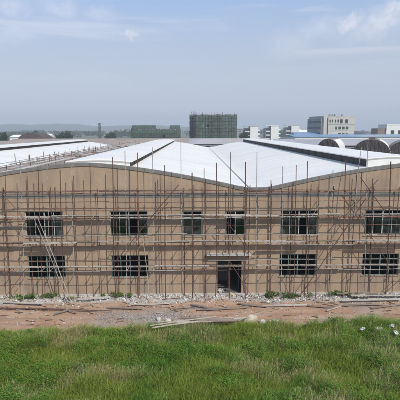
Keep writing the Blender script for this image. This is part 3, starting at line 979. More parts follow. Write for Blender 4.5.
for x_ in (5, 7.2, 9.0, 14.4):
    MB().box(x_, x_ + 0.9, 1.0, 2.2, 21.703, 22.8).build('roof_tank', M['grey_wall'], ob)

# three white dormitory blocks
DL = ('leftmost of three small white blocks with side balconies, nearest the tall netted building',
      'middle one of three small white blocks with side balconies',
      'rightmost of three small white blocks with side balconies, nearest the cream office block')
dorm0 = None
for k, (x_, z_) in enumerate(((45.0, 15.4), (61.3, 15.7), (77.5, 15.9))):
    if dorm0 is None:
        r = empty('dormitory', (x_, 350, z_ - 15.6)); dorm0 = r
        MB().box(0.4, 6.6, 0, 12, 0, 15.6).build('wall', M['white_wall'], r)
        MB().box(-3.6, 0.397, 1.5, 12, 0, 14.2).build('recessed_wing', M['grey_wall'], r)
        for z in (2.0, 5.0, 8.0, 11.0):
            MB().box(-3.4, 0.3, 0.9, 1.497, z, z + 0.8).build('balcony', M['white_wall'], r)
            MB().box(6.603, 8.3, 1.5, 9, z + 1.0, z + 2.1).build('balcony', M['white_wall'], r)
            MB().box(-3.2, 0.2, 1.42, 1.498, z + 1.0, z + 2.3).build('window', M['far_glass'], r)
        MB().box(-3.9, 6.9, -0.3, 12.3, 15.603, 15.9).build('roof', M['white_wall'], r)
    else:
        r = dorm0.copy(); COL.objects.link(r); r.location = (x_, 350, z_ - 15.6)
        for chd in list(dorm0.children):
            d_ = chd.copy(); COL.objects.link(d_); d_.parent = r
    r['label'] = DL[k]; r['category'] = 'building'; r['group'] = 'white dormitory blocks on the horizon'

# pale block at the right edge
rb_ = empty('pale_block', (131.5, 300, 0)); tag(rb_, 'pale pinkish block with a brown lower wing at the right edge', 'building')
MB().box(0, 22, 0, 14, 0, 15.6).build('wall', M['white_wall'], rb_)
MB().box(-5.6, -0.003, 1, 12, 0, 13.4).build('wing', mat('brown_wing', (0.20, 0.15, 0.13), 0.9, (0.26, 0.2, 0.17), 0.4), rb_)
facade_windows(rb_, (3.0, 8.0), (4.2, 9.6), 2.2, 2.4, 0.0)
MB().box(-0.2, 22.2, -0.2, 14.2, 15.603, 16.1).build('parapet', M['white_wall'], rb_)

def shed(name, x0, x1, y0, y1, ze, zr, wall_m, roof_m, label, axis='x'):
    r = empty(name, (x0, y0, 0)); tag(r, label, 'shed')
    L, W = x1 - x0, y1 - y0
    MB().box(0, L, 0, W, 0, ze).build('wall', wall_m, r)
    b = MB()
    if axis == 'x':
        b.add([(-.4, -.5, ze + 0.003), (L + .4, -.5, ze + 0.003), (L + .4, W / 2, zr), (-.4, W / 2, zr), (L + .4, W + .5, ze + 0.003), (-.4, W + .5, ze + 0.003)],
              [(0, 1, 2, 3), (3, 2, 4, 5), (0, 3, 5), (1, 4, 2), (0, 5, 4, 1)])
    else:
        b.add([(-.4, -.5, ze + 0.003), (-.4, W + .5, ze + 0.003), (L / 2, W + .5, zr), (L / 2, -.5, zr), (L + .4, W + .5, ze + 0.003), (L + .4, -.5, ze + 0.003)],
              [(0, 1, 2, 3), (3, 2, 4, 5), (0, 3, 5), (1, 4, 2), (0, 5, 4, 1)])
    b.build('roof', roof_m, r)
    wn_ = MB()
    i = 2.0
    k_ = 0
    while i < L - 3 and k_ < 12:
        MB().box(i, i + 1.8, -0.08, -0.004, ze - 2.2, ze - 0.9).build('window', M['far_glass'], r)
        i += max(4.5, L / 12); k_ += 1
    return r
# long low roofs just behind the hall
shed('long_shed', -78, -8, 141, 160, 7.1, 8.7, M['brown_roof'], M['brown_roof'], 'long brown tin roofed shed stretching behind the left vaults')
shed('long_shed', -74, -2, 176, 196, 7.0, 8.8, M['office'], M['brown_roof'], 'second brown tin shed, just beyond the first behind the left vaults')
shed('long_shed', -14, 34, 200, 214, 6.0, 8.4, M['grey_wall'], M['grey_roof'], 'blue grey shed at the foot of the tall netted building')
shed('blue_roof_factory', 44, 128, 190, 216, 9.2, 10.1, M['white_wall'], M['blue_roof'], 'long factory with a faded blue sheet roof in front of the cream office block')
shed('grey_roof_factory', 30, 118, 150, 172, 6.8, 8.8, M['grey_wall'], M['grey_roof'], 'long grey roofed factory behind the dark arched halls')
shed('white_shed', 98, 116, 420, 440, 9.5, 12.6, M['white_wall'], M['white_wall'], 'small white shed far off between the office block and the right edge')
shed('blue_roof_factory', 70, 110, 300, 320, 9.0, 10.9, M['white_wall'], M['blue_roof'], 'small blue roofed factory beyond the dormitories')
shed('white_shed', -102, -88, 250, 262, 8.6, 9.9, M['white_wall'], M['white_wall'], 'low pale shed beside the dark tarpaulin roof at left')
shed('white_shed', -78.5, -73.5, 230, 236, 9.0, 10.6, M['white_wall'], M['white_wall'], 'small white hut right of the dark tarpaulin roof')
# dark rounded tarpaulin roof at the left
dr = empty('dark_roofed_shed', (-74.5, 190, 0)); tag(dr, 'dark brown rounded tarpaulin roof on a long shed at far left', 'shed')
b = MB(); ns = 14
pr_ = [(11.0 * (i / ns), 8.3 + 2.9 * max(0.0, math.sin(math.pi * i / ns)) ** 0.6) for i in range(ns + 1)]
for i in range(ns):
    (xa, za), (xc, zc) = pr_[i], pr_[i + 1]
    b.add([(xa, 0, za), (xc, 0, zc), (xc, 14, zc), (xa, 14, za), (xa, 0, 8.0), (xc, 0, 8.0), (xc, 14, 8.0), (xa, 14, 8.0)], [(0, 1, 2, 3), (0, 4, 5, 1), (2, 6, 7, 3)])
b.build('roof', M['dark_roof'], dr)
MB().box(0.3, 10.7, 0.3, 13.7, 0, 7.997).build('wall', M['brown_roof'], dr)

# three halls with dark arched gables behind the right vault
ARL = ('smaller dark arched hall gable with white roof, farthest left of the arched halls',
       'large dark arched hall gable with white roof rising behind the right ridge vent',
       'dark arched hall cut by the right edge of the view')
for k, (xc, yc, w2, zt) in enumerate(((40.2, 131, 3.7, 9.5), (52.0, 128, 5.3, 9.4), (63.6, 130, 5.8, 9.0))):
    r = empty('arched_hall', (xc, yc, 0), R(-24))
    tag(r, ARL[k], 'hall', 'arched halls behind the right vault')
    nn_ = 16
    prof_ = []
    for i in range(nn_ + 1):
        a_ = math.pi * i / nn_
        prof_.append((-w2 * math.cos(a_), 4.2 + (zt - 4.2) * math.sin(a_) ** 0.85))
    gbl = MB()
    for i in range(nn_):
        (xa, za), (xb_, zb2) = prof_[i], prof_[i + 1]
        gbl.add([(xa, 0, 0), (xb_, 0, 0), (xb_, 0, zb2 - .12), (xa, 0, za - .12), (xa, .2, 0), (xb_, .2, 0), (xb_, .2, zb2 - .12), (xa, .2, za - .12)], [(0, 1, 2, 3), (7, 6, 5, 4)])
    gbl.build('gable', M['truss_dark'], r)
    tru = MB()
    for i in range(1, nn_):
        tru.tube((prof_[i][0], -0.12, prof_[i][1] - 2.6 if i % 2 else prof_[i][1] - .2), (prof_[i + 1][0] if i + 1 <= nn_ else w2, -0.12, prof_[min(i + 1, nn_)][1] - (.2 if i % 2 else 2.6)), .05, n=5)
        tru.tube((prof_[i][0], -0.1, 2), (prof_[i][0], -0.1, prof_[i][1] - .1), .06, n=5)
    tru.build('truss', M['rust_dark'], r)
    rf = MB()
    for i in range(nn_):
        (xa, za), (xb_, zb2) = prof_[i], prof_[i + 1]
        rf.add([(xa, 0.25, za), (xb_, 0.25, zb2), (xb_, 17, zb2), (xa, 17, za), (xa, 0.25, za - .05), (xb_, 0.25, zb2 - .05), (xb_, 17, zb2 - .1), (xa, 17, za - .1)], [(0, 1, 2, 3), (7, 6, 5, 4), (4, 5, 1, 0)])
        if i == 9:
            rf.build('roof', M['roof_old'], r)
            rf = MB()
    rf.build('new_roof_sheet', M['roof_white'], r)
    if k == 1:
        MB().box(-0.9, 0.9, -0.2, 1.2, zt - .05, zt + 0.45).build('ridge_cap', mat('rusty_cap', (0.16, 0.09, 0.09), 0.8), r)

# ------------------------------------------------------------------ distant trees
def leaf_cloud(cx, cy, cz, rx, ry, rz_, n_, size, cols, seed_):
    g_ = np.random.default_rng(seed_)
    d = g_.normal(size=(n_, 3)); d /= np.linalg.norm(d, axis=1)[:, None]
    rad = g_.uniform(0.55, 1.0, n_) ** 0.6
    lump = 0.75 + 0.35 * np.sin(d[:, 0] * 5 + seed_) * np.sin(d[:, 1] * 4 + 2 * seed_) + 0.25 * np.sin(d[:, 2] * 7 + seed_)
    c = np.array([cx, cy, cz]) + d * rad[:, None] * lump[:, None] * np.array([rx, ry, rz_])
    u = g_.normal(size=(n_, 3)); u /= np.linalg.norm(u, axis=1)[:, None]
    v = np.cross(u, g_.normal(size=(n_, 3))); v /= np.linalg.norm(v, axis=1)[:, None]
    s = size * g_.uniform(0.6, 1.4, n_)[:, None]
    vs = np.stack([c - u * s, c + v * s * 0.6, c + u * s, c - v * s * 0.6], 1).reshape(-1, 3)
    cc = np.array(cols)[g_.integers(0, len(cols), n_)]
    return vs, np.repeat(cc, 4, 0)
M['leaf'] = tint_mat('foliage', 0.7, 0.25)
def cloud_object(name, parts_, parent=None):
    vs = np.concatenate([a for a, _ in parts_]); cs = np.concatenate([b_ for _, b_ in parts_])
    return np_mesh(name, vs, np.arange(len(vs)), np.full(len(vs) // 4, 4), M['leaf'], cs, parent)
GREENS = [(0.035, 0.065, 0.022), (0.05, 0.085, 0.03), (0.065, 0.10, 0.035), (0.03, 0.05, 0.02)]
belt = []
for k in range(170):
    x_ = random.uniform(-900, 900); y_ = random.uniform(700, 1500)
    h_ = random.uniform(9, 15)
    belt.append(leaf_cloud(x_, y_, h_ * 0.55, random.uniform(10, 26), random.uniform(6, 14), h_ * 0.5, 260, 1.9, GREENS, k + 100))
tag(cloud_object('distant_wood', belt), kind='stuff')
M['bark'] = mat('bark', (0.09, 0.07, 0.05), 0.95)
TL = [(-112, 262, 12.2, 4.0, 'dark tree at the left edge of the view near the low pale shed'), (-85, 300, 12.4, 4.5, 'broad dark tree in the middle between the white hut and the chimney'),
      (-97, 330, 12.2, 4.5, 'round dark tree left of the broad one near the white hut'), (-66, 360, 12.0, 5, 'small dark tree between the chimney and the low netted block'),
      (-150, 420, 13.0, 7.5, 'large far tree behind the dark tarpaulin roof'), (38, 330, 12.4, 4, 'small tree left of the white dormitories'),
      (112, 400, 12.4, 6, 'tree in front of the distant white shed at right'), (132, 420, 12.2, 5, 'tree right of the distant white shed')]
for k, (x_, y_, h_, rad_, lab) in enumerate(TL):
    r = empty('tree', (x_, y_, 0)); tag(r, lab, 'tree', 'trees beyond the factory')
    tb_ = MB().path([(0, 0, 0), (0.2, 0, h_ * .3), (0.1, .2, h_ * .6), (0.3, 0, h_ * .85)], [.4, .32, .22, .08])
    for a_ in range(5):
        tb_.tube((0.1, 0.1, h_ * (.35 + .08 * a_)), (rad_ * .6 * math.cos(a_ * 2.3), rad_ * .6 * math.sin(a_ * 2.3), h_ * (.6 + .06 * a_)), .14, .04, 5)
    tb_.build('trunk', M['bark'], r)
    pp = [leaf_cloud(rad_ * .55 * math.cos(q * 1.9), rad_ * .5 * math.sin(q * 1.9), h_ * (.5 + .07 * (q % 5)), rad_ * .55, rad_ * .55, h_ * .2, 260, 0.42, GREENS, k * 17 + q) for q in range(8)]
    cloud_object('crown', pp, r)

# a far town along the horizon, blue with distance
for k, (x_, y_, w_, d_, h_, mm, lab) in enumerate([(150, 700, 34, 20, 14.5, 'white_wall', 'far pale block low on the horizon behind the dormitories, left of the two'), (205, 760, 26, 20, 16.0, 'grey_wall', 'far grey block low on the horizon behind the dormitories, right of the two'),
                                 (262, 900, 60, 24, 15.5, 'white_wall', 'far pale factory low on the horizon right of the office block'),
                                 (20, 620, 50, 20, 14.0, 'grey_wall', 'far grey block beyond the tall netted building')]):
    r = empty('distant_block', (x_, y_, 0)); tag(r, lab, 'building')
    MB().box(0, w_, 0, d_, 0, h_).build('wall', M[mm], r)
    MB().box(-.5, w_ + .5, -.5, d_ + .5, h_ + .003, h_ + .6).build('roof', M['grey_roof'], r)
    q = 3.0
    while q < w_ - 4:
        for z in (3, 7, 10.5):
            MB().box(q, q + 2, -.1, -.005, z, z + 1.6).build('window', M['far_glass'], r)
        q += 6

# ------------------------------------------------------------------ rubble along the wall
def rubble(name, n_, xr, yfun, smin, smax, cols, seed_, power=2.2):
    g_ = np.random.default_rng(seed_)
    xx = g_.uniform(*xr, n_); yy = yfun(g_, xx)
    base = np.array([(sx_, sy_, sz_) for sz_ in (-1, 1) for sy_ in (-1, 1) for sx_ in (-1, 1)], float)
    s = smin + (smax - smin) * g_.uniform(0, 1, n_) ** power
    v = base[None] * (0.5 + 0.5 * g_.uniform(-.5, .6, (n_, 8, 3))) * s[:, None, None] * g_.uniform(.5, 1.2, (n_, 1, 3))
    ang = g_.uniform(0, 6.28, n_); tl = g_.uniform(-.5, .5, n_)
    ca, sa, ct, st_ = np.cos(ang), np.sin(ang), np.cos(tl), np.sin(tl)
    X = v[..., 0] * ct[:, None] + v[..., 2] * st_[:, None]; Z = -v[..., 0] * st_[:, None] + v[..., 2] * ct[:, None]; Y = v[..., 1]
    vx = X * ca[:, None] - Y * sa[:, None] + xx[:, None]; vy = X * sa[:, None] + Y * ca[:, None] + yy[:, None]
    vz = Z + (gz(xx, yy) + s * 0.22)[:, None]
    vs = np.stack([vx, vy, vz], -1).reshape(-1, 3)
    F6 = np.array([(0, 2, 3, 1), (4, 5, 7, 6), (0, 1, 5, 4), (2, 6, 7, 3), (0, 4, 6, 2), (1, 3, 7, 5)])
    lp = (F6[None] + (np.arange(n_) * 8)[:, None, None]).reshape(-1)
    cc = np.repeat(np.array(cols)[g_.integers(0, len(cols), n_)] * g_.uniform(.8, 1.15, (n_, 1)), 8, 0)
    o = np_mesh(name, vs, lp, np.full(n_ * 6, 4), tint_mat(name + '_tint', .95), cc)
    return tag(o, kind='stuff')
SC_ = [(0.52, 0.50, 0.46), (0.60, 0.58, 0.55), (0.40, 0.37, 0.33), (0.30, 0.25, 0.21), (0.36, 0.24, 0.17), (0.64, 0.63, 0.61)]
rubble('rubble', 15000, (-28, 28), lambda g_, x_: 30.32 - np.abs(g_.normal(0, 0.62, len(x_))) - (0.25 + 0.35 * np.sin(x_ * 1.3)) * g_.uniform(0, 1, len(x_)), 0.012, 0.115, SC_, 3, 2.8)
rubble('gravel', 5200, (-28, 28), lambda g_, x_: g_.uniform(25.0, 29.4, len(x_)), 0.01, 0.075, [(0.42, 0.36, 0.31), (0.34, 0.22, 0.155), (0.50, 0.47, 0.43), (0.26, 0.17, 0.13)], 4, 3)
def gravel_spot(cx, cy, sx_, sy_, n_, sd_):
    g0 = np.random.default_rng(sd_)
    xs_ = np.clip(g0.normal(cx, sx_, n_), -28, 28)
    return xs_
rubble('grey_gravel', 2600, (-6.2, 0.6), lambda g_, x_: g_.normal(26.6, 0.55, len(x_)), 0.012, 0.07, [(0.32, 0.29, 0.265), (0.40, 0.37, 0.34), (0.26, 0.23, 0.21)], 6, 3)
rubble('grass_edge_debris', 500, (-16, 16), lambda g_, x_: grass_edge(x_) + g_.normal(0.1, 0.25, len(x_)), 0.02, 0.13, SC_, 8, 2)

def scraps(name, n_, yfun, lr, wr, cols, seed_):
    g_ = np.random.default_rng(seed_)
    xx = g_.uniform(-24, 24, n_); yy = yfun(g_, xx)
    L_ = g_.uniform(*lr, n_) / 2; W_ = g_.uniform(*wr, n_) / 2
    a_ = g_.normal(0, 0.5, n_)
    d_ = np.stack([np.cos(a_), np.sin(a_), g_.uniform(-.12, .12, n_)], 1); q_ = np.stack([-np.sin(a_), np.cos(a_), a_ * 0], 1)
    c_ = np.stack([xx, yy, gz(xx, yy) + 0.03], 1)
    up = np.array([0, 0, 1.0])
    vs = np.stack([c_ + sx2 * d_ * L_[:, None] + sy2 * q_ * W_[:, None] + sz2 * up * 0.012 for sz2 in (-1, 1) for sy2 in (-1, 1) for sx2 in (-1, 1)], 1).reshape(-1, 3)
    F6 = np.array([(0, 2, 3, 1), (4, 5, 7, 6), (0, 1, 5, 4), (2, 6, 7, 3), (0, 4, 6, 2), (1, 3, 7, 5)])
    lp_ = (F6[None] + (np.arange(n_) * 8)[:, None, None]).reshape(-1)
    cc = np.repeat(np.array(cols)[g_.integers(0, len(cols), n_)] * g_.uniform(.7, 1.2, (n_, 1)), 8, 0)
    return tag(np_mesh(name, vs, lp_, np.full(n_ * 6, 4), tint_mat(name + '_tint', .95), cc), kind='stuff')
scraps('wood_scraps', 520, lambda g_, x_: np.where(g_.uniform(0, 1, len(x_)) < .6, g_.normal(28.5, .55, len(x_)), g_.uniform(25.2, 29.5, len(x_))), (.12, .75), (.02, .07),
       [(0.20, 0.15, 0.11), (0.32, 0.26, 0.20), (0.13, 0.09, 0.07), (0.42, 0.38, 0.32)], 12)

# individual bigger pieces
def stone(loc, s, m_, label, name='concrete_lump', cat='rubble', seed_=0, flat=0.7, group=None):
    bm = MB()
    g_ = random.Random(seed_)
    nn_, rings = 9, 5
    vs, fs = [], []
    for j in range(rings + 1):
        ph = -math.pi / 2 + math.pi * j / rings
        for i in range(nn_):
            th = 2 * math.pi * i / nn_
            rr_ = 1 + g_.uniform(-.22, .22)
            vs.append((s[0] * rr_ * math.cos(ph) * math.cos(th), s[1] * rr_ * math.cos(ph) * math.sin(th), s[2] * math.sin(ph) * (1 + g_.uniform(-.15, .15))))
    for j in range(rings):
        for i in range(nn_):
            fs.append((j * nn_ + i, j * nn_ + (i + 1) % nn_, (j + 1) * nn_ + (i + 1) % nn_, (j + 1) * nn_ + i))
    bm.add(vs, fs)
    o = bm.build(name, m_)
    o.location = (loc[0], loc[1], float(gz(np.array([loc[0]]), np.array([loc[1]]))[0]) + s[2] * flat + (loc[2] if len(loc) > 2 else 0))
    o.rotation_euler = (0, g_.uniform(-.2, .2), g_.uniform(0, 6))
    return tag(o, label, cat, group)
stone((3.5, 25.5, 0.12), (.50, .30, .30), M['boulder'], 'large sandy boulder at the grass edge below the entrance', 'boulder', 'boulder', 1)
stone((4.25, 25.6), (.22, .18, .16), M['stone'], 'pale stone just right of the large sandy boulder', 'stone', 'stone', 2)
stone((5.1, 25.75), (.20, .15, .13), M['stone'], 'pale stone farther right of the sandy boulder, near the road edge', 'stone', 'stone', 3)
stone((-1.6, 25.9), (.24, .2, .17), M['stone'], 'grey lump left of the plank pile at the grass edge', 'concrete_lump', 'rubble', 4)
stone((-2.2, 26.2), (.2, .16, .13), M['stone'], 'smaller grey lump on the gravel patch, left of the plank pile', 'concrete_lump', 'rubble', 5)
stone((2.0, 30.9), (.30, .22, .2), M['concrete'], 'pale lump lying inside the entrance at its left side', 'concrete_lump', 'rubble', 6)
stone((2.75, 30.2), (.26, .2, .13), M['boulder'], 'sandy heap lying on the entrance threshold', 'concrete_lump', 'rubble', 7)
def bag(loc, s, label, seed_):
    """a crumpled plastic bag: a lumpy body drawn up into a knotted neck"""
    g_ = random.Random(seed_)
    nn_, rings = 14, 9
    vs, fs = [], []
    for j in range(rings + 1):
        t_ = j / rings
        prof_r = (0.55 + 1.2 * math.sin(math.pi * min(1, t_ * 1.15)) * .45) if t_ < .75 else .22 + .25 * abs(t_ - .82) * 4
        for i in range(nn_):
            th = 2 * math.pi * i / nn_
            rr_ = prof_r * (1 + .22 * math.sin(3 * th + 5 * t_ + seed_) + g_.uniform(-.13, .13))
            vs.append((s * rr_ * math.cos(th), s * .8 * rr_ * math.sin(th), s * 1.15 * t_ + g_.uniform(-.04, .04) * s))
    for j in range(rings):
        for i in range(nn_):
            fs.append((j * nn_ + i, j * nn_ + (i + 1) % nn_, (j + 1) * nn_ + (i + 1) % nn_, (j + 1) * nn_ + i))
    fs.append(tuple(range(nn_ - 1, -1, -1))); fs.append(tuple(range(rings * nn_, (rings + 1) * nn_)))
    o = MB().add(vs, fs).build('plastic_bag', M['plastic'])
    o.location = (loc[0], loc[1], float(gz(np.array([loc[0]]), np.array([loc[1]]))[0]) + loc[2])
    o.rotation_euler = (g_.uniform(-.4, .4), g_.uniform(-.5, .5), g_.uniform(0, 6))
    return tag(o, label, 'bag', 'white bags caught in the grass')
bag((9.44, 22.93, .62), .14, 'white plastic bag in the grass, leftmost of the group at right', 1)
bag((10.16, 22.87, .60), .14, 'white plastic bag in the middle of the group in the grass at right', 2)
bag((10.44, 23.0, .58), .12, 'smaller white bag touching the middle bag in the grass at right', 3)
bag((11.19, 23.2, .66), .14, 'upright white plastic bag in the grass, right of the middle bags', 4)
bag((10.99, 22.36, .58), .14, 'white bag lying nearest the viewer in the grass at right', 5)

# loose planks and poles on the ground
def plank(x_, y_, L, ang, label, m_='board', wd=0.16, th=0.05, zoff=0.0, tilt=0.0, pole=False):
    a_ = R(ang)
    ends = [(x_ - math.cos(a_) * L / 2, y_ - math.sin(a_) * L / 2), (x_ + math.cos(a_) * L / 2, y_ + math.sin(a_) * L / 2), (x_, y_)]
    h_ = max(float(gz(np.array([q[0]]), np.array([q[1]]))[0]) for q in ends) + zoff + 0.04
    b = MB()
    if pole:
        b.path([(-L / 2, 0, 0), (0, random.uniform(-.06, .06), random.uniform(-.02, .04)), (L / 2, 0, 0)], [.05, .045, .035])
    else:
        k_ = 6
        vs, fs = [], []
        sag = random.uniform(-.03, .03)
        for i in range(k_ + 1):
            u = -1 + 2 * i / k_
            zz_ = sag * (1 - u * u)
            vs += [(u * L / 2, -wd / 2, zz_), (u * L / 2, wd / 2, zz_), (u * L / 2, wd / 2, zz_ + th), (u * L / 2, -wd / 2, zz_ + th)]
        for i in range(k_):
            for q in range(4):
                fs.append((i * 4 + q, i * 4 + (q + 1) % 4, i * 4 + 4 + (q + 1) % 4, i * 4 + 4 + q))
        fs += [(3, 2, 1, 0), (k_ * 4, k_ * 4 + 1, k_ * 4 + 2, k_ * 4 + 3)]
        b.add(vs, fs)
    o = b.build('pole' if pole else 'plank', M[m_])
    o.location = (x_, y_, h_)
    o.rotation_euler = (random.uniform(-.1, .1), tilt, a_)
    return tag(o, label, 'pole' if pole else 'plank', 'loose timber lying on the ground')
plank(0.1, 25.35, 4.6, 7, 'longest pale pole across the top of the timber pile at the grass edge', 'bamboo', zoff=.34, pole=True)
plank(-0.6, 24.75, 4.0, 12, 'pale pole slanting down the left side of the timber pile', 'bamboo', zoff=.52, tilt=-.04, pole=True)
plank(-1.0, 24.1, 2.8, 16, 'short pale pole reaching into the grass, lowest of the timber pile', 'bamboo', zoff=.60, pole=True)
plank(1.55, 25.9, 3.2, -3, 'flat pale board at the back of the timber pile, nearest the road', 'board', zoff=.10)
plank(1.95, 25.45, 2.6, 4, 'wide pale board at the right of the timber pile beside the sandy boulder', 'board', .24, zoff=.28)
plank(1.3, 24.9, 2.2, 1, 'dark board on the right side of the timber pile in the grass', 'board_dark', .20, zoff=.52)
plank(1.7, 24.55, 1.7, -2, 'short brown board below the dark board of the timber pile', 'board_dark', .18, zoff=.60)
plank(0.6, 25.1, 3.0, -6, 'greyish board crossing the middle of the timber pile, tilted down to the right', 'board_dark', .15, zoff=.48)
plank(0.2, 24.45, 2.4, 3, 'grey pole low in the middle of the timber pile among the grass', 'board', zoff=.62, pole=True)
plank(2.5, 25.05, 1.9, 14, 'short pale pole at the right end of the timber pile, in front of the boulder', 'bamboo', zoff=.5, pole=True)
plank(-9.6, 27.75, 8.6, -4.5, 'very long dark pole lying along the dirt road at left', 'rust_dark', pole=True, zoff=.08)
plank(-8.55, 27.35, 1.1, 38, 'short dark stick on the road at left, rising to the right', 'board_dark', .09, .06, .06)
plank(-8.0, 27.4, 0.9, -30, 'short dark stick on the road at left, crossing beside the rising one', 'board_dark', .09, .06, .10)
plank(-13.4, 28.1, 1.3, 25, 'dark plank end at the left edge of the road', 'board_dark', zoff=.04)
plank(-4.6, 28.0, 2.4, -5, 'dark plank on the road below the second window from left', 'board_dark', zoff=.02)
plank(-2.9, 28.5, 2.6, 4, 'grey plank on the rubble edge left of the entrance', 'board', zoff=.04)
plank(0.6, 28.05, 1.6, -24, 'reddish dark plank tilted on the road left of the entrance', 'board_dark', zoff=.05, tilt=.04)
plank(1.9, 27.75, 3.4, 5, 'long dark plank on the road in front of the entrance', 'board_dark', zoff=.03)
plank(4.0, 28.3, 2.0, -18, 'brown plank on the dirt right of the entrance', 'board_dark', zoff=.05)
plank(6.2, 28.2, 3.0, 2, 'grey plank on the road edge below the second window from right', 'board', zoff=.03)
plank(8.6, 27.95, 1.8, -12, 'dark plank on the road right of the weeds', 'board_dark', zoff=.03)
plank(9.3, 27.6, 1.3, 30, 'thin pale stick on the road right of the weeds', 'bamboo', zoff=.03, pole=True)
plank(12.3, 28.75, 4.2, 1.5, 'long pale plank nearest the road in the rubble at far right', 'board', .2, zoff=.10)
plank(13.3, 29.2, 4.6, -1, 'long pale plank behind the first in the rubble at far right', 'board', .22, zoff=.16)
plank(11.9, 29.55, 3.6, 2, 'grey plank nearest the wall in the rubble at far right', 'board_dark', .2, zoff=.16)
plank(11.4, 28.15, 2.6, 3, 'dark plank on the road at far right, below the rubble', 'board_dark', zoff=.03)
plank(13.0, 27.9, 2.4, 14, 'dark slanting plank on the road at the right edge', 'board_dark', zoff=.03)
plank(-6.9, 29.2, 2.2, 9, 'grey plank in the rubble between the two left windows', 'board', zoff=.12)
plank(-11.6, 28.7, 2.8, -6, 'grey plank in the rubble below the far left window', 'board', zoff=.10)

# ------------------------------------------------------------------ weeds along the wall
def weed(x_, y_, w2, h_, label, k):
    pp = []
    g_ = random.Random(k)
    for q in range(11):
        pp.append(leaf_cloud(g_.gauss(0, w2 * .75), g_.uniform(-.25, .25), h_ * g_.uniform(.15, .6), w2 * g_.uniform(.2, .5), .22, h_ * g_.uniform(.25, .5), 120, .042,
                             [(0.115, 0.185, 0.045), (0.15, 0.22, 0.06), (0.085, 0.145, 0.04), (0.20, 0.23, 0.10)], k * 31 + q))
    r = empty('weed_clump', (x_, y_, float(gz(np.array([x_]), np.array([y_]))[0])))
    tag(r, label, 'weeds', 'weed clumps along the foot of the wall')
    cloud_object('leaves', pp, r)
    sm = MB()
    for q in range(9):
        a_ = g_.uniform(-w2, w2)
        sm.tube((a_ * .7, g_.uniform(-.12, .12), -.05), (a_, g_.uniform(-.2, .2), h_ * g_.uniform(.5, .85)), .009, .004, 4)
    sm.build('stem', mat('weed_stem', (0.10, 0.13, 0.05), .8), r)
weed(-12.2, 29.75, .75, .36, 'green weeds under the far left ground floor window', 1)
weed(-10.1, 29.55, .85, .40, 'green weeds at the foot of the leaning poles', 2)
weed(-5.2, 29.85, .75, .34, 'low green weeds below the second window from left', 3)
weed(5.55, 29.75, .45, .48, 'taller green weeds right of the entrance, below the left edge of a window', 4)
weed(7.1, 29.7, .75, .44, 'dense green weeds below the second ground floor window from right', 5)
weed(10.6, 29.6, .65, .46, 'green weeds between the two right ground floor windows', 6)
weed(-18.5, 29.6, .8, .4, 'green weeds beyond the left edge of the view', 7)

# ------------------------------------------------------------------ grass and weeds of the foreground
def veg_h(x_, y_):
    return 0.30 + 0.40 * fbm(x_ * 0.55, y_ * 0.55, 201, 3) + 0.75 * np.clip(fbm(x_ * 1.2, y_ * 1.3, 207, 2) - 0.48, 0, 1) + 0.30 * np.clip(vnoise(x_ * 0.42 + 9, y_ * 0.5, 203) - 0.5, 0, 1)
NB = 420000
by = 9.0 + (26.6 - 9.0) * rng.uniform(0, 1, NB) ** 0.80
bx = rng.uniform(-1, 1, NB) * (4.5 + by * 0.50)
keep = by < grass_edge(bx) + rng.normal(0.0, 0.22, NB)
thin = rng.uniform(0, 1, NB) < np.clip((grass_edge(bx) - by) / 0.7 + 0.45, 0.25, 1)
bx, by = bx[keep & thin], by[keep & thin]
nb_ = len(bx)
hh = veg_h(bx, by) * rng.uniform(0.55, 1.25, nb_) * np.clip((grass_edge(bx) - by) / 1.1 + 0.45, 0.3, 1)
dry = np.clip((fbm(bx * 0.42 + 4, by * 0.62, 301, 4) - 0.50) * 5.5 + 0.10 * (bx > 0) + 0.12 * np.clip((bx - by * .05) / 6, -1, 1), 0, 1)
lush = np.clip((fbm(bx * 0.45 + 14, by * 0.55, 305, 3) - 0.46) * 5, 0, 1)
hueA = np.array([0.185, 0.258, 0.034]); hueB = np.array([0.112, 0.225, 0.026]); hueC = np.array([0.430, 0.390, 0.165]); hueD = np.array([0.260, 0.315, 0.052])
rand = rng.uniform(0, 1, (nb_, 1))
colr = hueA * (1 - rand) + hueD * rand
colr = colr * (1 - lush[:, None]) + hueB * lush[:, None]
isdry = (rng.uniform(0, 1, nb_) < 0.05 + 0.74 * dry)[:, None]
colr = np.where(isdry, hueC * rng.uniform(.75, 1.2, (nb_, 1)), colr) * rng.uniform(.8, 1.2, (nb_, 1))
az = rng.uniform(0, 2 * np.pi, nb_)
lean = rng.uniform(0.15, 0.95, nb_) * hh
dirv = np.stack([np.cos(az), np.sin(az)], 1)
wind = np.array([0.16, -0.03])
wd = rng.uniform(0.005, 0.012, nb_) * np.where(isdry[:, 0], 0.75, 1)
side_ = np.stack([-np.sin(az), np.cos(az)], 1)
z0 = gz(bx, by) - 0.02
base_ = np.stack([bx, by], 1)
mid = base_ + dirv * (lean * 0.35)[:, None] + wind * (hh * .3)[:, None]
tip = base_ + dirv * lean[:, None] + wind * hh[:, None]
V = np.zeros((nb_, 5, 3))
V[:, 0, :2] = base_ - side_ * wd[:, None]; V[:, 0, 2] = z0
V[:, 1, :2] = base_ + side_ * wd[:, None]; V[:, 1, 2] = z0
V[:, 2, :2] = mid + side_ * (wd * .8)[:, None]; V[:, 2, 2] = z0 + hh * .62
V[:, 3, :2] = mid - side_ * (wd * .8)[:, None]; V[:, 3, 2] = z0 + hh * .62
V[:, 4, :2] = tip; V[:, 4, 2] = z0 + hh * (1 - 0.12 * rng.uniform(0, 1, nb_))
I0 = (np.arange(nb_) * 5)[:, None]
lp = np.concatenate([I0 + np.array([0, 1, 2, 3]), I0 + np.array([3, 2, 4])], 1).ravel()
sz = np.tile([4, 3], nb_)
M['grass'] = tint_mat('grass_blades', .65, 0.3)
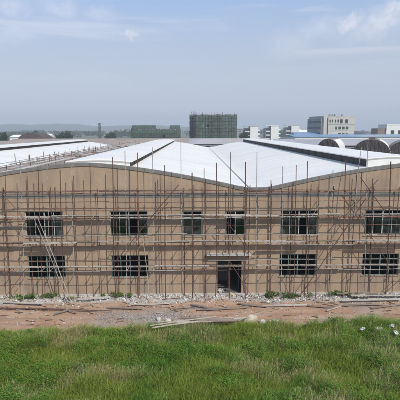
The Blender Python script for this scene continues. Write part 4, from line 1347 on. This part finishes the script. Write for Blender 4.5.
grass = np_mesh('grass', V.reshape(-1, 3), lp, sz, M['grass'], np.repeat(colr, 5, 0))
tag(grass, 'tall mixed green and straw coloured grass filling the foreground', 'grass', kind='stuff')

# feathery seed heads standing over the dry patches
ns_ = 42000
sy = 10.0 + 15.0 * rng.uniform(0, 1, ns_) ** 0.8
sx_ = rng.uniform(-1, 1, ns_) * (4.5 + sy * 0.5)
sdry = np.clip((fbm(sx_ * 0.42 + 4, sy * 0.62, 301, 4) - 0.50) * 5.5 + 0.10 * (sx_ > 0) + 0.12 * np.clip((sx_ - sy * .05) / 6, -1, 1), 0, 1)
kk = (rng.uniform(0, 1, ns_) < 0.03 + 0.92 * sdry) & (sy < grass_edge(sx_) - 0.5)
sx_, sy = sx_[kk], sy[kk]
ns_ = len(sx_)
sh = veg_h(sx_, sy) * rng.uniform(1.05, 1.45, ns_)
zb_ = gz(sx_, sy)
az = rng.uniform(0, 6.28, ns_)
off = np.stack([np.cos(az), np.sin(az)], 1) * (sh * .22)[:, None] + np.array([0.14, -0.02]) * sh[:, None]
t0 = np.stack([sx_ + off[:, 0] * .7, sy + off[:, 1] * .7, zb_ + sh * .72], 1)
t1 = np.stack([sx_ + off[:, 0] * 1.25, sy + off[:, 1] * 1.25, zb_ + sh], 1)
b0 = np.stack([sx_, sy, zb_], 1)
sd_ = np.stack([-np.sin(az), np.cos(az), az * 0], 1)
V = np.stack([b0 - sd_ * .004, b0 + sd_ * .004, t0 + sd_ * .003, t0 - sd_ * .003, t0 - sd_ * .003, (t0 + t1) / 2 + sd_ * .009, t1, (t0 + t1) / 2 - sd_ * .009], 1)
I0 = (np.arange(ns_) * 8)[:, None]
lp = (I0 + np.arange(8)).ravel()
cs = np.array([(0.40, 0.37, 0.18), (0.41, 0.36, 0.21), (0.37, 0.36, 0.16)])[rng.integers(0, 3, ns_)] * rng.uniform(.85, 1.15, (ns_, 1))
o = np_mesh('seed_grass', V.reshape(-1, 3), lp, np.full(ns_ * 2, 4), M['grass'], np.repeat(cs, 8, 0))
tag(o, kind='stuff')

# broad leaved weeds growing through the grass in patches
nw = 8200
wy = 9.5 + 15.6 * rng.uniform(0, 1, nw) ** 0.85
wx = rng.uniform(-1, 1, nw) * (4.5 + wy * 0.5)
patch = fbm(wx * 0.42 + 30, wy * 0.6 + 7, 401, 3)
kk = (patch > 0.505 + 0.035 * np.clip((wx - 0) / 4, 0, 1) + 0.06 * np.clip((20 - wy) / 4, 0, 1)) & (wy < grass_edge(wx) - 0.35)
wx, wy = wx[kk], wy[kk]
nw = len(wx)
per = 74
hw = veg_h(wx, wy) * rng.uniform(0.9, 1.35, nw)
rad_ = rng.uniform(.14, .34, nw)
th = rng.uniform(0, 6.28, (nw, per)); rr_ = rad_[:, None] * np.sqrt(rng.uniform(0, 1, (nw, per)))
hz_ = hw[:, None] * (0.45 + 0.55 * rng.uniform(0, 1, (nw, per)) * (1 - 0.5 * (rr_ / rad_[:, None]) ** 2))
c3 = np.stack([wx[:, None] + rr_ * np.cos(th), wy[:, None] + rr_ * np.sin(th), gz(wx, wy)[:, None] + hz_], -1).reshape(-1, 3)
m_ = len(c3)
az = rng.uniform(0, 6.28, m_); pitch = rng.uniform(-.2, .75, m_)
u = np.stack([np.cos(az) * np.cos(pitch), np.sin(az) * np.cos(pitch), -np.sin(pitch)], 1)
sv = np.stack([-np.sin(az), np.cos(az), rng.uniform(-.35, .35, m_)], 1)
ls = rng.uniform(.020, .046, m_)[:, None]
V = np.stack([c3 - u * ls, c3 + sv * ls * .55, c3 + u * ls * 1.1, c3 - sv * ls * .55], 1).reshape(-1, 3)
wc = np.repeat(np.array([(0.115, 0.235, 0.030), (0.140, 0.262, 0.036), (0.085, 0.190, 0.026), (0.170, 0.270, 0.046)])[rng.integers(0, 4, nw)], per, 0) * rng.uniform(.8, 1.2, (m_, 1))
o = np_mesh('leafy_weeds', V, np.arange(m_ * 4), np.full(m_, 4), M['leaf'], np.repeat(wc, 4, 0))
tag(o, kind='stuff')

# one tall reed like plant in the near grass
pl = empty('tall_plant', (-5.25, 19.2, float(gz(np.array([-5.25]), np.array([19.2]))[0])))
tag(pl, 'tall pale green plant with long arching leaves in the near grass at lower left', 'plant')
pm = mat('reed_green', (0.10, 0.16, 0.055), .6, (0.14, 0.20, 0.08), 4)
MB().path([(0, 0, 0), (.03, 0, .6), (0.02, .02, 1.15)], [.018, .014, .006]).build('stem', pm, pl)
lv = MB()
for k in range(13):
    a_ = k * 2.4; z_ = .25 + k * .068; L = random.uniform(.4, .62)
    prev = None
    for j in range(6):
        t_ = j / 5
        c_ = Vector((math.cos(a_) * L * t_, math.sin(a_) * L * t_, z_ + .34 * t_ - .48 * t_ * t_))
        sd2 = Vector((-math.sin(a_), math.cos(a_), 0)) * (.026 * (1 - t_ ** 2) + .002)
        cur = (c_ - sd2, c_ + sd2)
        if prev:
            lv.add([prev[0], prev[1], cur[1], cur[0]], [(0, 1, 2, 3)])
        prev = cur
lv.build('leaf', pm, pl)
